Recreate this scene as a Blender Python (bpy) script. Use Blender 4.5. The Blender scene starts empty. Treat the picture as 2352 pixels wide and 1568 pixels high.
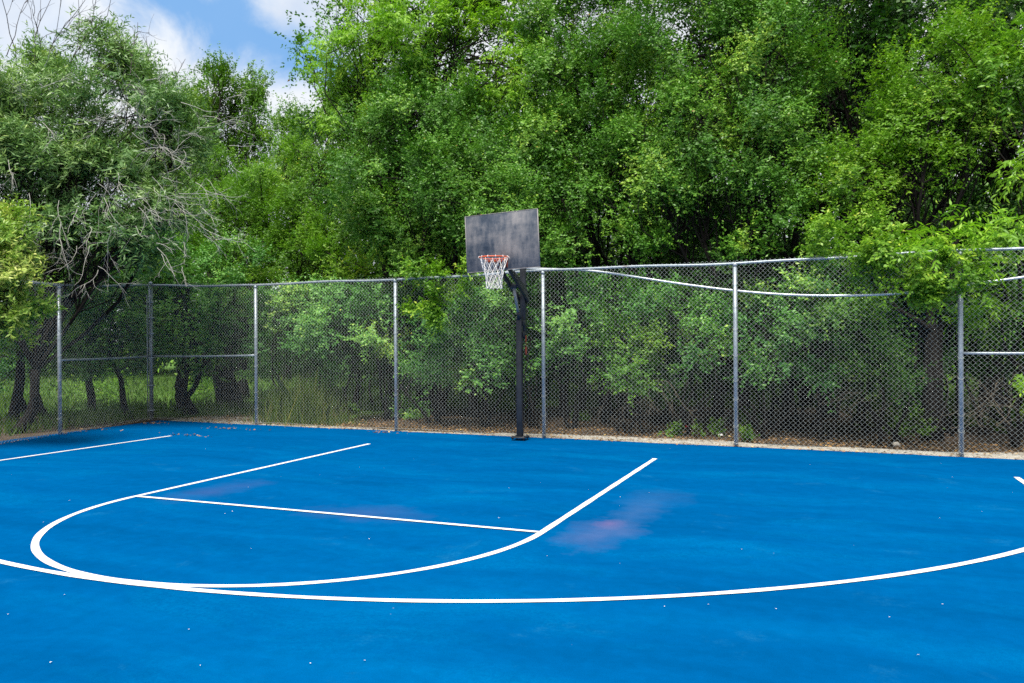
import bpy, math, random
import numpy as np
from mathutils import Vector, Matrix

# ------------------------------------------------------------------ scene
sc = bpy.context.scene
col = sc.collection
sc.render.engine = 'CYCLES'
sc.cycles.max_bounces = 6
sc.cycles.diffuse_bounces = 1
sc.cycles.glossy_bounces = 2
sc.cycles.transmission_bounces = 4
sc.cycles.transparent_max_bounces = 4
sc.cycles.caustics_reflective = False
sc.cycles.caustics_refractive = False
sc.cycles.use_denoising = False
sc.cycles.filter_width = 1.55
sc.cycles.sample_clamp_indirect = 6
sc.view_settings.view_transform = 'Standard'
sc.view_settings.look = 'None'
sc.view_settings.gamma = 1.0
sc.view_settings.exposure = 0.55

# ------------------------------------------------------------------ camera
# solved from the court markings and the fence; photo measured on a 2352 x 1568 grid
PW, PH, FL = 2352.0, 1568.0, 1838.94
CAM = np.array([4.9186, -13.2183, 1.7214])
YAW, PITCH, ROLL = 0.38771, -0.00046, -0.00704
cy, sy, cp, sp = math.cos(YAW), math.sin(YAW), math.cos(PITCH), math.sin(PITCH)
fwd = np.array([-sy*cp, cy*cp, sp])
_r = np.array([cy, sy, 0.0])
_u = np.cross(_r, fwd)
cr, sr = math.cos(ROLL), math.sin(ROLL)
rgt = cr*_r + sr*_u
upv = cr*_u - sr*_r
cam_d = bpy.data.cameras.new('camera')
cam = bpy.data.objects.new('camera', cam_d)
col.objects.link(cam)
cam.matrix_world = Matrix(((rgt[0], upv[0], -fwd[0], CAM[0]), (rgt[1], upv[1], -fwd[1], CAM[1]),
                           (rgt[2], upv[2], -fwd[2], CAM[2]), (0, 0, 0, 1)))
cam_d.sensor_width = 36.0
cam_d.lens = FL/PW*36.0
cam_d.clip_end = 2000
sc.camera = cam

FA, FB = 0.4624 - 0.02796*9.577, -0.02796          # back fence line: y = FA + FB*x
def ray(px, py):
    return fwd + (px-PW/2)/FL*rgt + (PH/2-py)/FL*upv
def gnd(px, py, z=0.0):
    d = ray(px, py)
    return CAM + d*((z-CAM[2])/d[2])
def atoff(px, py, off):
    """point of the sight line at 'off' metres behind the back fence"""
    d = ray(px, py)
    t = (FA+off + FB*CAM[0] - CAM[1])/(d[1]-FB*d[0])
    return CAM + d*t
def atD(px, py, D):
    return CAM + ray(px, py)*D
def depth(p):
    return float(np.dot(np.asarray(p)-CAM, fwd))

# ------------------------------------------------------------------ helpers
def tag(o, label=None, cat=None, group=None, kind=None):
    if label: o['label'] = label
    if cat: o['category'] = cat
    if group: o['group'] = group
    if kind: o['kind'] = kind
    return o

def empty(name, loc):
    o = bpy.data.objects.new(name, None)
    o.location = [float(v) for v in loc]
    o.empty_display_size = 0.2
    col.objects.link(o)
    return o

def mesh_np(name, V, F, mat, parent=None, tint=None, smooth=False, origin=(0, 0, 0)):
    """V (n,3) world coordinates; F list/array of equal length faces (or list of arrays)"""
    V = np.asarray(V, dtype=np.float64) - np.asarray(origin, dtype=np.float64)
    groups = F if isinstance(F, list) else [F]
    groups = [np.asarray(g) for g in groups if len(g)]
    me = bpy.data.meshes.new(name)
    me.vertices.add(len(V))
    me.vertices.foreach_set('co', V.astype(np.float32).ravel())
    loops = np.concatenate([g.ravel() for g in groups]).astype(np.int32)
    tot = np.concatenate([np.full(len(g), g.shape[1], dtype=np.int32) for g in groups])
    st = np.concatenate([[0], np.cumsum(tot)[:-1]]).astype(np.int32)
    me.loops.add(len(loops))
    me.loops.foreach_set('vertex_index', loops)
    me.polygons.add(len(tot))
    me.polygons.foreach_set('loop_start', st)
    me.update(calc_edges=True)
    if smooth:
        me.polygons.foreach_set('use_smooth', np.ones(len(tot), dtype=bool))
    if tint is not None:
        a = me.attributes.new('tint', 'FLOAT', 'FACE')
        a.data.foreach_set('value', np.asarray(tint, dtype=np.float32))
    me.materials.append(mat)
    o = bpy.data.objects.new(name, me)
    col.objects.link(o)
    if parent is not None:
        o.parent = parent
        o.location = np.asarray(origin) - np.asarray(parent.location)
    else:
        o.location = origin
    return o

class MB:
    """collects tubes, boxes and quads, then links them as one mesh"""
    def __init__(s):
        s.V = []; s.Q = []; s.T = []; s.n = 0
    def add(s, V, Q=None, T=None):
        V = np.asarray(V, float)
        if Q is not None and len(Q): s.Q.append(np.asarray(Q)+s.n)
        if T is not None and len(T): s.T.append(np.asarray(T)+s.n)
        s.V.append(V); s.n += len(V)
    def tube(s, pts, rad, k=6, cap=True):
        P = np.asarray(pts, float); n = len(P)
        R = np.full(n, rad, float) if np.isscalar(rad) else np.asarray(rad, float)
        T = np.gradient(P, axis=0)
        T /= np.linalg.norm(T, axis=1)[:, None]+1e-12
        ref = np.array([0, 0, 1.0]) if abs(T[0][2]) < 0.9 else np.array([1.0, 0, 0])
        A = np.cross(T, ref); ln = np.linalg.norm(A, axis=1)
        bad = ln < 0.15
        A[bad] = np.cross(T[bad], np.array([0.3, 0.9, 0.1]))
        A /= np.linalg.norm(A, axis=1)[:, None]
        for i in range(1, n):
            if np.dot(A[i], A[i-1]) < 0: A[i] = -A[i]
        B = np.cross(T, A)
        th = np.arange(k)*2*math.pi/k
        ring = (P[:, None, :] + R[:, None, None]*(np.cos(th)[None, :, None]*A[:, None, :]
                + np.sin(th)[None, :, None]*B[:, None, :])).reshape(-1, 3)
        i = np.arange(n-1)[:, None]*k; j = np.arange(k)[None, :]; j2 = (j+1) % k
        Q = np.stack([i+j, i+j2, i+k+j2, i+k+j], -1).reshape(-1, 4)
        if cap:
            V = np.vstack([ring, P[0], P[-1]])
            c0, c1 = n*k, n*k+1
            a = np.arange(k); b = (a+1) % k
            Tt = np.vstack([np.stack([b, a, np.full(k, c0)], 1), np.stack([(n-1)*k+a, (n-1)*k+b, np.full(k, c1)], 1)])
            s.add(V, Q, Tt)
        else:
            s.add(ring, Q)
    def prism(s, poly, axis, bevel=0.0):
        """poly: list of 3D corners of a face, axis: extrusion vector"""
        P = np.asarray(poly, float); n = len(P); ax = np.asarray(axis, float)
        V = np.vstack([P, P+ax])
        i = np.arange(n); j = (i+1) % n
        s.add(V, np.stack([i, j, n+j, n+i], 1))
        c0 = P.mean(0)
        V2 = np.vstack([P, c0, P+ax, c0+ax])
        s.add(V2, None, np.vstack([np.stack([j, i, np.full(n, n)], 1), np.stack([n+1+i, n+1+j, np.full(n, 2*n+1)], 1)]))
    def box(s, c, size, R=None, bev=0.0):
        """box with chamfered vertical and horizontal edges"""
        sx, sy_, sz = [v/2 for v in size]
        b = min(bev, sx*.9, sy_*.9, sz*.9)
        if b <= 0:
            V = np.array([[x, y, z] for z in (-sz, sz) for x, y in ((-sx, -sy_), (sx, -sy_), (sx, sy_), (-sx, sy_))])
            Q = [[3, 2, 1, 0], [4, 5, 6, 7], [0, 1, 5, 4], [1, 2, 6, 5], [2, 3, 7, 6], [3, 0, 4, 7]]
            T = None
        else:
            def ring(x, y, z):
                return [[-x+b, -y, z], [x-b, -y, z], [x, -y+b, z], [x, y-b, z], [x-b, y, z], [-x+b, y, z], [-x, y-b, z], [-x, -y+b, z]]
            def inner(x, y, z):
                x -= b*.7; y -= b*.7
                return [[-x+b*.5, -y, z], [x-b*.5, -y, z], [x, -y+b*.5, z], [x, y-b*.5, z], [x-b*.5, y, z], [-x+b*.5, y, z], [-x, y-b*.5, z], [-x, -y+b*.5, z]]
            V = np.array(inner(sx, sy_, -sz)+ring(sx, sy_, -sz+b)+ring(sx, sy_, sz-b)+inner(sx, sy_, sz)+[[0, 0, -sz], [0, 0, sz]])
            Q = []
            for l in range(3):
                for i in range(8):
                    j = (i+1) % 8
                    Q.append([l*8+i, l*8+j, l*8+8+j, l*8+8+i])
            T = [[(i+1) % 8, i, 32] for i in range(8)]+[[24+i, 24+(i+1) % 8, 33] for i in range(8)]
        if R is not None: V = V @ np.asarray(R).T
        s.add(V+np.asarray(c, float), Q, T)
    def build(s, name, mat, parent=None, smooth=False, origin=(0, 0, 0)):
        V = np.vstack(s.V)
        F = []
        if s.Q: F.append(np.vstack(s.Q))
        if s.T: F.append(np.vstack(s.T))
        return mesh_np(name, V, F, mat, parent, None, smooth, origin)

# ------------------------------------------------------------------ materials
def newmat(name):
    m = bpy.data.materials.new(name); m.use_nodes = True
    nt = m.node_tree; nt.nodes.clear()
    out = nt.nodes.new('ShaderNodeOutputMaterial')
    return m, nt, out
def N(nt, typ, **kw):
    n = nt.nodes.new(typ)
    for k, v in kw.items():
        if k in n.inputs.keys() if hasattr(n.inputs, 'keys') else False: n.inputs[k].default_value = v
        else: setattr(n, k, v)
    return n
def ramp(nt, stops, fac=None, interp='LINEAR'):
    r = nt.nodes.new('ShaderNodeValToRGB'); r.color_ramp.interpolation = interp
    e = r.color_ramp.elements
    while len(e) < len(stops): e.new(0.5)
    for el, (p, c) in zip(e, stops):
        el.position = p; el.color = (c[0], c[1], c[2], 1) if not np.isscalar(c) else (c, c, c, 1)
    if fac is not None: nt.links.new(fac, r.inputs[0])
    return r
def noise(nt, scale, detail=4, rough=.55, vec=None, dist=0):
    n = nt.nodes.new('ShaderNodeTexNoise')
    n.inputs['Scale'].default_value = scale; n.inputs['Detail'].default_value = detail
    n.inputs['Roughness'].default_value = rough; n.inputs['Distortion'].default_value = dist
    if vec is not None: nt.links.new(vec, n.inputs['Vector'])
    return n
def mapping(nt, vec, scale=(1, 1, 1), rot=(0, 0, 0), loc=(0, 0, 0)):
    m = nt.nodes.new('ShaderNodeMapping')
    m.inputs['Scale'].default_value = scale; m.inputs['Rotation'].default_value = rot; m.inputs['Location'].default_value = loc
    nt.links.new(vec, m.inputs['Vector']); return m
def mix(nt, a, b, fac, blend='MIX'):
    m = nt.nodes.new('ShaderNodeMix'); m.data_type = 'RGBA'; m.blend_type = blend
    for s, v in ((6, a), (7, b), (0, fac)):
        if isinstance(v, (int, float)): m.inputs[s].default_value = v
        elif isinstance(v, tuple): m.inputs[s].default_value = (v[0], v[1], v[2], 1)
        else: nt.links.new(v, m.inputs[s])
    return m.outputs[2]
def bsdf(nt, out, color, rough=.5, metal=0.0, spec=.5, bump=None, bstr=.2, bdist=.01):
    b = nt.nodes.new('ShaderNodeBsdfPrincipled')
    if isinstance(color, tuple): b.inputs['Base Color'].default_value = (color[0], color[1], color[2], 1)
    else: nt.links.new(color, b.inputs['Base Color'])
    if isinstance(rough, (int, float)): b.inputs['Roughness'].default_value = rough
    else: nt.links.new(rough, b.inputs['Roughness'])
    b.inputs['Metallic'].default_value = metal
    b.inputs['Specular IOR Level'].default_value = spec
    if bump is not None:
        bn = nt.nodes.new('ShaderNodeBump'); bn.inputs['Strength'].default_value = bstr; bn.inputs['Distance'].default_value = bdist
        nt.links.new(bump, bn.inputs['Height']); nt.links.new(bn.outputs[0], b.inputs['Normal'])
    nt.links.new(b.outputs[0], out.inputs[0])
    return b
def texco(nt, which='Object'):
    return nt.nodes.new('ShaderNodeTexCoord').outputs[which]

def leafmat(name, stops, trans=0.22, rough=.45, spec=.38):
    m, nt, out = newmat(name)
    at = nt.nodes.new('ShaderNodeAttribute'); at.attribute_name = 'tint'
    r = ramp(nt, [(p, tuple(min(.8, v*g) for v, g in zip(c, LEAF_GAIN))) for p, c in stops], at.outputs['Fac'])
    b = nt.nodes.new('ShaderNodeBsdfPrincipled')
    nt.links.new(r.outputs[0], b.inputs['Base Color'])
    b.inputs['Roughness'].default_value = rough; b.inputs['Specular IOR Level'].default_value = spec
    t = nt.nodes.new('ShaderNodeBsdfTranslucent')
    tc = mix(nt, r.outputs[0], (1.0, 1.15, .45), 1.0, 'MULTIPLY')
    nt.links.new(tc, t.inputs[0])
    mx = nt.nodes.new('ShaderNodeMixShader'); mx.inputs[0].default_value = trans
    nt.links.new(b.outputs[0], mx.inputs[1]); nt.links.new(t.outputs[0], mx.inputs[2])
    nt.links.new(mx.outputs[0], out.inputs[0])
    return m
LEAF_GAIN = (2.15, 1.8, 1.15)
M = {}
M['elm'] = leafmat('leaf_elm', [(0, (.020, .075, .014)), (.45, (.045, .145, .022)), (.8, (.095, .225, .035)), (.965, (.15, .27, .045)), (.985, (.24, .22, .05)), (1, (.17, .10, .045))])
M['elmshade'] = leafmat('leaf_elm_painted_shade', [(0, (.010, .042, .012)), (.5, (.022, .080, .018)), (.9, (.045, .13, .028)), (1, (.10, .2, .04))])  # elm leaf colour darkened so the trees further back look shaded
M['pecan'] = leafmat('leaf_pecan', [(0, (.05, .15, .02)), (.5, (.115, .27, .03)), (.9, (.20, .37, .05)), (1, (.28, .42, .06))], trans=.38)
M['bright'] = leafmat('leaf_bright', [(0, (.036, .115, .015)), (.5, (.082, .205, .024)), (.9, (.15, .29, .042)), (1, (.26, .34, .05))], trans=.36)
M['willow'] = leafmat('leaf_willow', [(0, (.034, .105, .045)), (.5, (.085, .185, .085)), (.9, (.165, .285, .14)), (1, (.26, .38, .19))], rough=.4, spec=.5)
M['yellow'] = leafmat('leaf_yellow', [(0, (.06, .16, .04)), (.4, (.12, .24, .05)), (.7, (.22, .31, .105)), (1, (.46, .49, .26))], trans=.3)
M['poplar'] = leafmat('leaf_poplar', [(0, (.03, .10, .015)), (.5, (.065, .17, .022)), (1, (.13, .24, .04))])
M['shrub'] = leafmat('leaf_shrub', [(0, (.025, .10, .032)), (.5, (.065, .20, .058)), (.85, (.13, .29, .08)), (.97, (.20, .34, .09)), (1, (.40, .40, .10))])
M['weed'] = leafmat('leaf_weed', [(0, (.03, .10, .014)), (.5, (.065, .17, .022)), (1, (.12, .24, .04))], trans=.3)
M['grassleaf'] = leafmat('leaf_grass', [(0, (.022, .062, .014)), (.5, (.050, .108, .026)), (.85, (.09, .14, .042)), (1, (.17, .18, .085))], trans=.35)
M['litter'] = leafmat('leaf_litter', [(0, (.05, .037, .029)), (.4, (.11, .08, .058)), (.7, (.18, .13, .095)), (.93, (.25, .17, .10)), (1, (.42, .32, .21))], trans=.1)

def m_bark(name, c0, c1, sc_=6):
    m, nt, out = newmat(name)
    co = texco(nt)
    mp = mapping(nt, co, (sc_, sc_, sc_*.25))
    n = noise(nt, 3, 6, .65, mp.outputs[0])
    r = ramp(nt, [(.3, c0), (.7, c1)], n.outputs[0])
    bsdf(nt, out, r.outputs[0], .9, 0, .03, n.outputs[0], .6, .03)
    return m
M['bark'] = m_bark('bark_painted_shade', (.010, .009, .008), (.032, .028, .026))  # shade of the woods put into the bark colour, hence near black
M['twig'] = m_bark('twig_grey', (.32, .31, .28), (.58, .57, .52), 12)
M['twigdark'] = m_bark('twig_dark', (.05, .04, .045), (.13, .11, .11), 12)
M['vine'] = m_bark('vine_tan', (.10, .085, .06), (.24, .20, .15), 12)

def m_galv(name, c0, c1, metal=.55, rough=.42, rust=True):
    m, nt, out = newmat(name)
    co = texco(nt)
    n = noise(nt, 9, 6, .65, co); n2 = noise(nt, 1.3, 5, .6, co)
    r = ramp(nt, [(.3, c0), (.7, c1)], n.outputs[0])
    c = r.outputs[0]
    if rust:
        rf = ramp(nt, [(.66, 0.0), (.76, .7)], n2.outputs[0])
        c = mix(nt, c, (.20, .10, .055), rf.outputs[0])
    rr = ramp(nt, [(.3, rough-.08), (.7, rough+.14)], n.outputs[0])
    bsdf(nt, out, c, rr.outputs[0], metal, .5, n.outputs[0], .08, .004)
    return m
M['galv'] = m_galv('galvanised_steel', (.26, .31, .355), (.43, .48, .53))
M['wire'] = m_galv('galvanised_wire', (.42, .46, .44), (.60, .64, .61), .15, .5, False)
M['pipe'] = m_galv('pipe_steel', (.50, .55, .60), (.72, .76, .80), .5, .32, False)

def m_court():
    m, nt, out = newmat('court_paint')
    co = texco(nt)
    wob = noise(nt, .45, 2, .5, co)
    wv = nt.nodes.new('ShaderNodeVectorMath'); wv.operation = 'MULTIPLY_ADD'
    nt.links.new(wob.outputs[1], wv.inputs[0]); wv.inputs[1].default_value = (1.6, 1.6, 0); nt.links.new(co, wv.inputs[2])
    mp = mapping(nt, wv.outputs[0], (.22, 1.35, 1), (0, 0, math.radians(-24)))
    s1 = noise(nt, 1.3, 5, .6, mp.outputs[0])
    mp2 = mapping(nt, wv.outputs[0], (.55, 1.5, 1), (0, 0, math.radians(38)))
    s2 = noise(nt, .75, 6, .62, mp2.outputs[0])
    fine = noise(nt, 160, 3, .7, co)
    base = ramp(nt, [(.30, (.0, .064, .198)), (.5, (.0, .074, .228)), (.70, (.0, .087, .254))], s1.outputs[0])
    pf = ramp(nt, [(.50, 0.0), (.68, .6)], s2.outputs[0])
    dry = noise(nt, 34, 5, .75, co); df = ramp(nt, [(.42, .25), (.58, 1.0)], dry.outputs[0])
    pm = nt.nodes.new('ShaderNodeMath'); pm.operation = 'MULTIPLY'; nt.links.new(pf.outputs[0], pm.inputs[0]); nt.links.new(df.outputs[0], pm.inputs[1])
    c = mix(nt, base.outputs[0], (.0, .125, .31), pm.outputs[0])
    md = noise(nt, 7, 6, .7, co); mf = ramp(nt, [(.3, .90), (.7, 1.10)], md.outputs[0])
    c = mix(nt, c, mf.outputs[0], 1.0, 'MULTIPLY')
    # scuffed pale patches
    s3 = noise(nt, 1.6, 7, .68, wv.outputs[0])
    p3 = ramp(nt, [(.60, 0.0), (.72, .5)], s3.outputs[0])
    pm3 = nt.nodes.new('ShaderNodeMath'); pm3.operation = 'MULTIPLY'; nt.links.new(p3.outputs[0], pm3.inputs[0]); nt.links.new(df.outputs[0], pm3.inputs[1])
    c = mix(nt, c, (.012, .13, .285), pm3.outputs[0])
    # worn reddish patch right of the lane and faint ones along the free throw line
    for px, py, sx_, sy_, colr, amt in ((1400, 1203, .20, .30, (.20, .095, .20), .75), (1380, 1222, .42, .85, (.062, .098, .235), .8), (1450, 1185, .30, 1.0, (.045, .105, .25), .6),
                                        (500, 1125, .45, .9, (.04, .075, .215), .6), (840, 1178, .8, .5, (.045, .078, .215), .5), (1500, 1150, .45, .9, (.03, .10, .25), .45)):
        g = gnd(px, py)
        vm = nt.nodes.new('ShaderNodeVectorMath'); vm.operation = 'SUBTRACT'
        nt.links.new(co, vm.inputs[0]); vm.inputs[1].default_value = (g[0], g[1], 0)
        mm = mapping(nt, vm.outputs[0], (1/sx_, 1/sy_, 0), (0, 0, 0))
        mm.vector_type = 'POINT'
        ln = nt.nodes.new('ShaderNodeVectorMath'); ln.operation = 'LENGTH'
        nt.links.new(mm.outputs[0], ln.inputs[0])
        nz = noise(nt, 2.2, 6, .65, co)
        ad = nt.nodes.new('ShaderNodeMath'); ad.operation = 'MULTIPLY_ADD'
        nt.links.new(nz.outputs[0], ad.inputs[0]); ad.inputs[1].default_value = 1.6; nt.links.new(ln.outputs['Value'], ad.inputs[2])
        rr = ramp(nt, [(.35, amt), (.95, 0.0)], None)
        sb = nt.nodes.new('ShaderNodeMath'); sb.operation = 'MULTIPLY'; sb.inputs[1].default_value = .55
        nt.links.new(ad.outputs[0], sb.inputs[0]); nt.links.new(sb.outputs[0], rr.inputs[0])
        c = mix(nt, c, colr, rr.outputs[0])
    # pale grit specks
    v = nt.nodes.new('ShaderNodeTexVoronoi'); v.inputs['Scale'].default_value = 2.3; nt.links.new(co, v.inputs['Vector'])
    sp_ = ramp(nt, [(.008, .35), (.013, 0.0)], v.outputs['Distance'])
    c = mix(nt, c, (.45, .52, .55), sp_.outputs[0])
    fr = ramp(nt, [(.3, .84), (.7, 1.16)], fine.outputs[0])
    c = mix(nt, c, fr.outputs[0], 1.0, 'MULTIPLY')
    bsdf(nt, out, c, .9, 0, 0.0, fine.outputs[0], .25, .004)
    return m
M['court'] = m_court()

def m_line():
    m, nt, out = newmat('marking_paint')
    co = texco(nt)
    n = noise(nt, 5, 6, .6, co); f = noise(nt, 120, 3, .6, co)
    r0 = ramp(nt, [(.25, (.70, .72, .74)), (.6, (.86, .87, .88))], n.outputs[0])
    n3 = noise(nt, 38, 6, .75, co); wf = ramp(nt, [(.66, 0.0), (.76, .55)], n3.outputs[0])
    class r: outputs = [mix(nt, r0.outputs[0], (.25, .38, .55), wf.outputs[0])]
    bsdf(nt, out, r.outputs[0], .6, 0, .3, f.outputs[0], .2, .003)
    return m
M['line'] = m_line()

def m_ground():
    m, nt, out = newmat('ground_soil')
    co = texco(nt)
    n1 = noise(nt, 3.0, 8, .7, co); n2 = noise(nt, 30, 4, .7, co); n3 = noise(nt, .35, 4, .6, co)
    dirt = ramp(nt, [(.25, (.04, .030, .023)), (.5, (.10, .075, .055)), (.75, (.19, .145, .11))], n2.outputs[0])
    grass = ramp(nt, [(.25, (.045, .11, .02)), (.55, (.10, .20, .035)), (.8, (.17, .26, .06))], n1.outputs[0])
    sep = nt.nodes.new('ShaderNodeSeparateXYZ'); nt.links.new(co, sep.inputs[0])
    # grass in the open ground far behind and to the left
    ma = nt.nodes.new('ShaderNodeMath'); ma.operation = 'MULTIPLY_ADD'
    nt.links.new(sep.outputs[0], ma.inputs[0]); ma.inputs[1].default_value = -.55; nt.links.new(sep.outputs[1], ma.inputs[2])
    mb = nt.nodes.new('ShaderNodeMath'); mb.operation = 'MULTIPLY_ADD'
    nt.links.new(n3.outputs[0], mb.inputs[0]); mb.inputs[1].default_value = 4.0; nt.links.new(ma.outputs[0], mb.inputs[2])
    fr = nt.nodes.new('ShaderNodeMapRange'); fr.inputs[1].default_value = 7.6; fr.inputs[2].default_value = 9.6
    nt.links.new(mb.outputs[0], fr.inputs[0])
    c = mix(nt, dirt.outputs[0], grass.outputs[0], fr.outputs[0])
    bsdf(nt, out, c, .95, 0, .1, n2.outputs[0], .8, .03)
    return m
M['ground'] = m_ground()

def m_concrete():
    m, nt, out = newmat('concrete_pale')
    co = texco(nt)
    n = noise(nt, 4, 8, .65, co); f = noise(nt, 60, 4, .7, co)
    r = ramp(nt, [(.3, (.34, .30, .25)), (.6, (.56, .52, .45)), (.8, (.66, .63, .57))], n.outputs[0])
    fr = ramp(nt, [(.3, .8), (.7, 1.1)], f.outputs[0])
    c = mix(nt, r.outputs[0], fr.outputs[0], 1.0, 'MULTIPLY')
    bsdf(nt, out, c, .9, 0, .2, f.outputs[0], .4, .01)
    return m
M['concrete'] = m_concrete()

def m_black():
    m, nt, out = newmat('black_painted_steel')
    co = texco(nt)
    n = noise(nt, 5, 7, .65, co); n2 = noise(nt, 14, 6, .7, co)
    r = ramp(nt, [(.3, (.012, .014, .019)), (.7, (.032, .036, .046))], n.outputs[0])
    rf = ramp(nt, [(.66, 0.0), (.72, .8)], n2.outputs[0])
    c = mix(nt, r.outputs[0], (.16, .11, .085), rf.outputs[0])
    bsdf(nt, out, c, .5, 0, .45, n2.outputs[0], .15, .004)
    return m
M['black'] = m_black()

def m_board():
    m, nt, out = newmat('worn_backboard')
    co = texco(nt)
    mp = mapping(nt, co, (9, 9, 2.2))
    st = noise(nt, 1.6, 7, .7, mp.outputs[0])
    mh = mapping(nt, co, (1.0, 1, 2.6), (0, math.radians(12), 0))
    sh = noise(nt, 1.5, 6, .65, mh.outputs[0])
    big = noise(nt, 2.1, 5, .6, co)
    a1 = nt.nodes.new('ShaderNodeMath'); a1.operation = 'MULTIPLY_ADD'; nt.links.new(big.outputs[0], a1.inputs[0]); a1.inputs[1].default_value = 1.5; nt.links.new(st.outputs[0], a1.inputs[2])
    a2 = nt.nodes.new('ShaderNodeMath'); a2.operation = 'ADD'; nt.links.new(a1.outputs[0], a2.inputs[0]); nt.links.new(sh.outputs[0], a2.inputs[1])
    a3 = nt.nodes.new('ShaderNodeMath'); a3.operation = 'MULTIPLY'; a3.inputs[1].default_value = 1/3.5; nt.links.new(a2.outputs[0], a3.inputs[0])
    r = ramp(nt, [(.40, (.020, .034, .058)), (.46, (.050, .065, .092)), (.52, (.115, .122, .142)), (.62, (.225, .215, .222))], a3.outputs[0])
    # woven grain of the sheet
    w1 = nt.nodes.new('ShaderNodeTexWave'); w1.inputs['Scale'].default_value = 26; w1.inputs['Distortion'].default_value = 1.2; w1.bands_direction = 'Z'
    nt.links.new(co, w1.inputs['Vector'])
    wr = ramp(nt, [(.2, .88), (.8, 1.08)], w1.outputs['Color'])
    c = mix(nt, r.outputs[0], wr.outputs[0], 1.0, 'MULTIPLY')
    bsdf(nt, out, c, .62, 0, .3, st.outputs[0], .2, .004)
    return m
M['board'] = m_board()
def plain(name, c, rough=.5, metal=0, var=.25, spec=.4):
    m, nt, out = newmat(name)
    n = noise(nt, 14, 6, .65, texco(nt))
    r = ramp(nt, [(.3, tuple(v*(1-var) for v in c)), (.7, tuple(min(1, v*(1+var)) for v in c))], n.outputs[0])
    bsdf(nt, out, r.outputs[0], rough, metal, spec, n.outputs[0], .1, .003)
    return m
M['orange'] = plain('orange_rim_paint', (.66, .11, .035), .45)
M['rust'] = plain('rusty_orange_paint', (.30, .065, .035), .6, 0, .4)
M['net'] = plain('white_net_cord', (.80, .78, .76), .8, 0, .08)
M['edge'] = plain('worn_board_edge', (.30, .28, .28), .7, 0, .3)
M['rod'] = plain('grey_rod_paint', (.30, .30, .29), .4, .2, .2)
M['blockgrey'] = plain('grey_block', (.30, .29, .27), .9, 0, .2)
M['red'] = plain('red_wrapper_foil', (.62, .03, .04), .4, 0, .2)
M['white'] = plain('white_paper', (.80, .80, .78), .7, 0, .08)

# ------------------------------------------------------------------ world
w = bpy.data.worlds.new('World'); sc.world = w; w.use_nodes = True
nt = w.node_tree; nt.nodes.clear()
out = nt.nodes.new('ShaderNodeOutputWorld'); bg = nt.nodes.new('ShaderNodeBackground')
sky = nt.nodes.new('ShaderNodeTexSky'); sky.sky_type = 'NISHITA'; sky.sun_disc = False
SUN_EL, SUN_AZ = math.radians(63), math.radians(172)     # azimuth from +Y clockwise: behind the camera, to the right
sky.sun_elevation = SUN_EL; sky.sun_rotation = SUN_AZ
sky.air_density = 1.0; sky.dust_density = .4; sky.ozone_density = 2.0
tc = nt.nodes.new('ShaderNodeTexCoord').outputs['Generated']
d1, d2 = ray(410, -10), ray(740, 200)
nrm = np.cross(d1, d2); nrm /= np.linalg.norm(nrm)
dot = nt.nodes.new('ShaderNodeVectorMath'); dot.operation = 'DOT_PRODUCT'; nt.links.new(tc, dot.inputs[0]); dot.inputs[1].default_value = nrm
nz = noise(nt, 9, 7, .58, tc, .4)
nb = noise(nt, 2.2, 6, .6, tc, .3)
ab = nt.nodes.new('ShaderNodeMath'); ab.operation = 'MULTIPLY_ADD'; ab.inputs[1].default_value = .15
sub = nt.nodes.new('ShaderNodeMath'); sub.operation = 'SUBTRACT'; nt.links.new(nz.outputs[0], sub.inputs[0]); sub.inputs[1].default_value = .5
nt.links.new(sub.outputs[0], ab.inputs[0]); nt.links.new(dot.outputs['Value'], ab.inputs[2])
aa = nt.nodes.new('ShaderNodeMath'); aa.operation = 'ABSOLUTE'; nt.links.new(ab.outputs[0], aa.inputs[0])
band = nt.nodes.new('ShaderNodeMapRange'); band.interpolation_type = 'SMOOTHSTEP'
band.inputs[1].default_value = .012; band.inputs[2].default_value = .072; band.inputs[3].default_value = .06; band.inputs[4].default_value = 1
nt.links.new(aa.outputs[0], band.inputs[0])
gaps = nt.nodes.new('ShaderNodeMapRange'); gaps.inputs[1].default_value = .30; gaps.inputs[2].default_value = .48; gaps.inputs[3].default_value = .55
nt.links.new(nb.outputs[0], gaps.inputs[0])
cm0 = nt.nodes.new('ShaderNodeMath'); cm0.operation = 'MULTIPLY'; nt.links.new(band.outputs[0], cm0.inputs[0]); nt.links.new(gaps.outputs[0], cm0.inputs[1])
# low in the sky the cloud closes up
sz = nt.nodes.new('ShaderNodeSeparateXYZ'); nt.links.new(tc, sz.inputs[0])
zn = nt.nodes.new('ShaderNodeMath'); zn.operation = 'MULTIPLY_ADD'; zn.inputs[1].default_value = .12
nt.links.new(sub.outputs[0], zn.inputs[0]); nt.links.new(sz.outputs[2], zn.inputs[2])
lowc = nt.nodes.new('ShaderNodeMapRange'); lowc.interpolation_type = 'SMOOTHSTEP'
lowc.inputs[1].default_value = .285; lowc.inputs[2].default_value = .335; lowc.inputs[3].default_value = 1; lowc.inputs[4].default_value = 0
nt.links.new(zn.outputs[0], lowc.inputs[0])
cm = nt.nodes.new('ShaderNodeMath'); cm.operation = 'MAXIMUM'; nt.links.new(cm0.outputs[0], cm.inputs[0]); nt.links.new(lowc.outputs[0], cm.inputs[1])
cshade = ramp(nt, [(.3, (5.3, 5.7, 6.4)), (.62, (6.7, 6.9, 7.1))], nz.outputs[0])
blue = mix(nt, sky.outputs[0], (1.35, 3.15, 6.0), .95)
cc = mix(nt, blue, cshade.outputs[0], cm.outputs[0])
nt.links.new(cc, bg.inputs[0]); bg.inputs[1].default_value = 0.1
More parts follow.
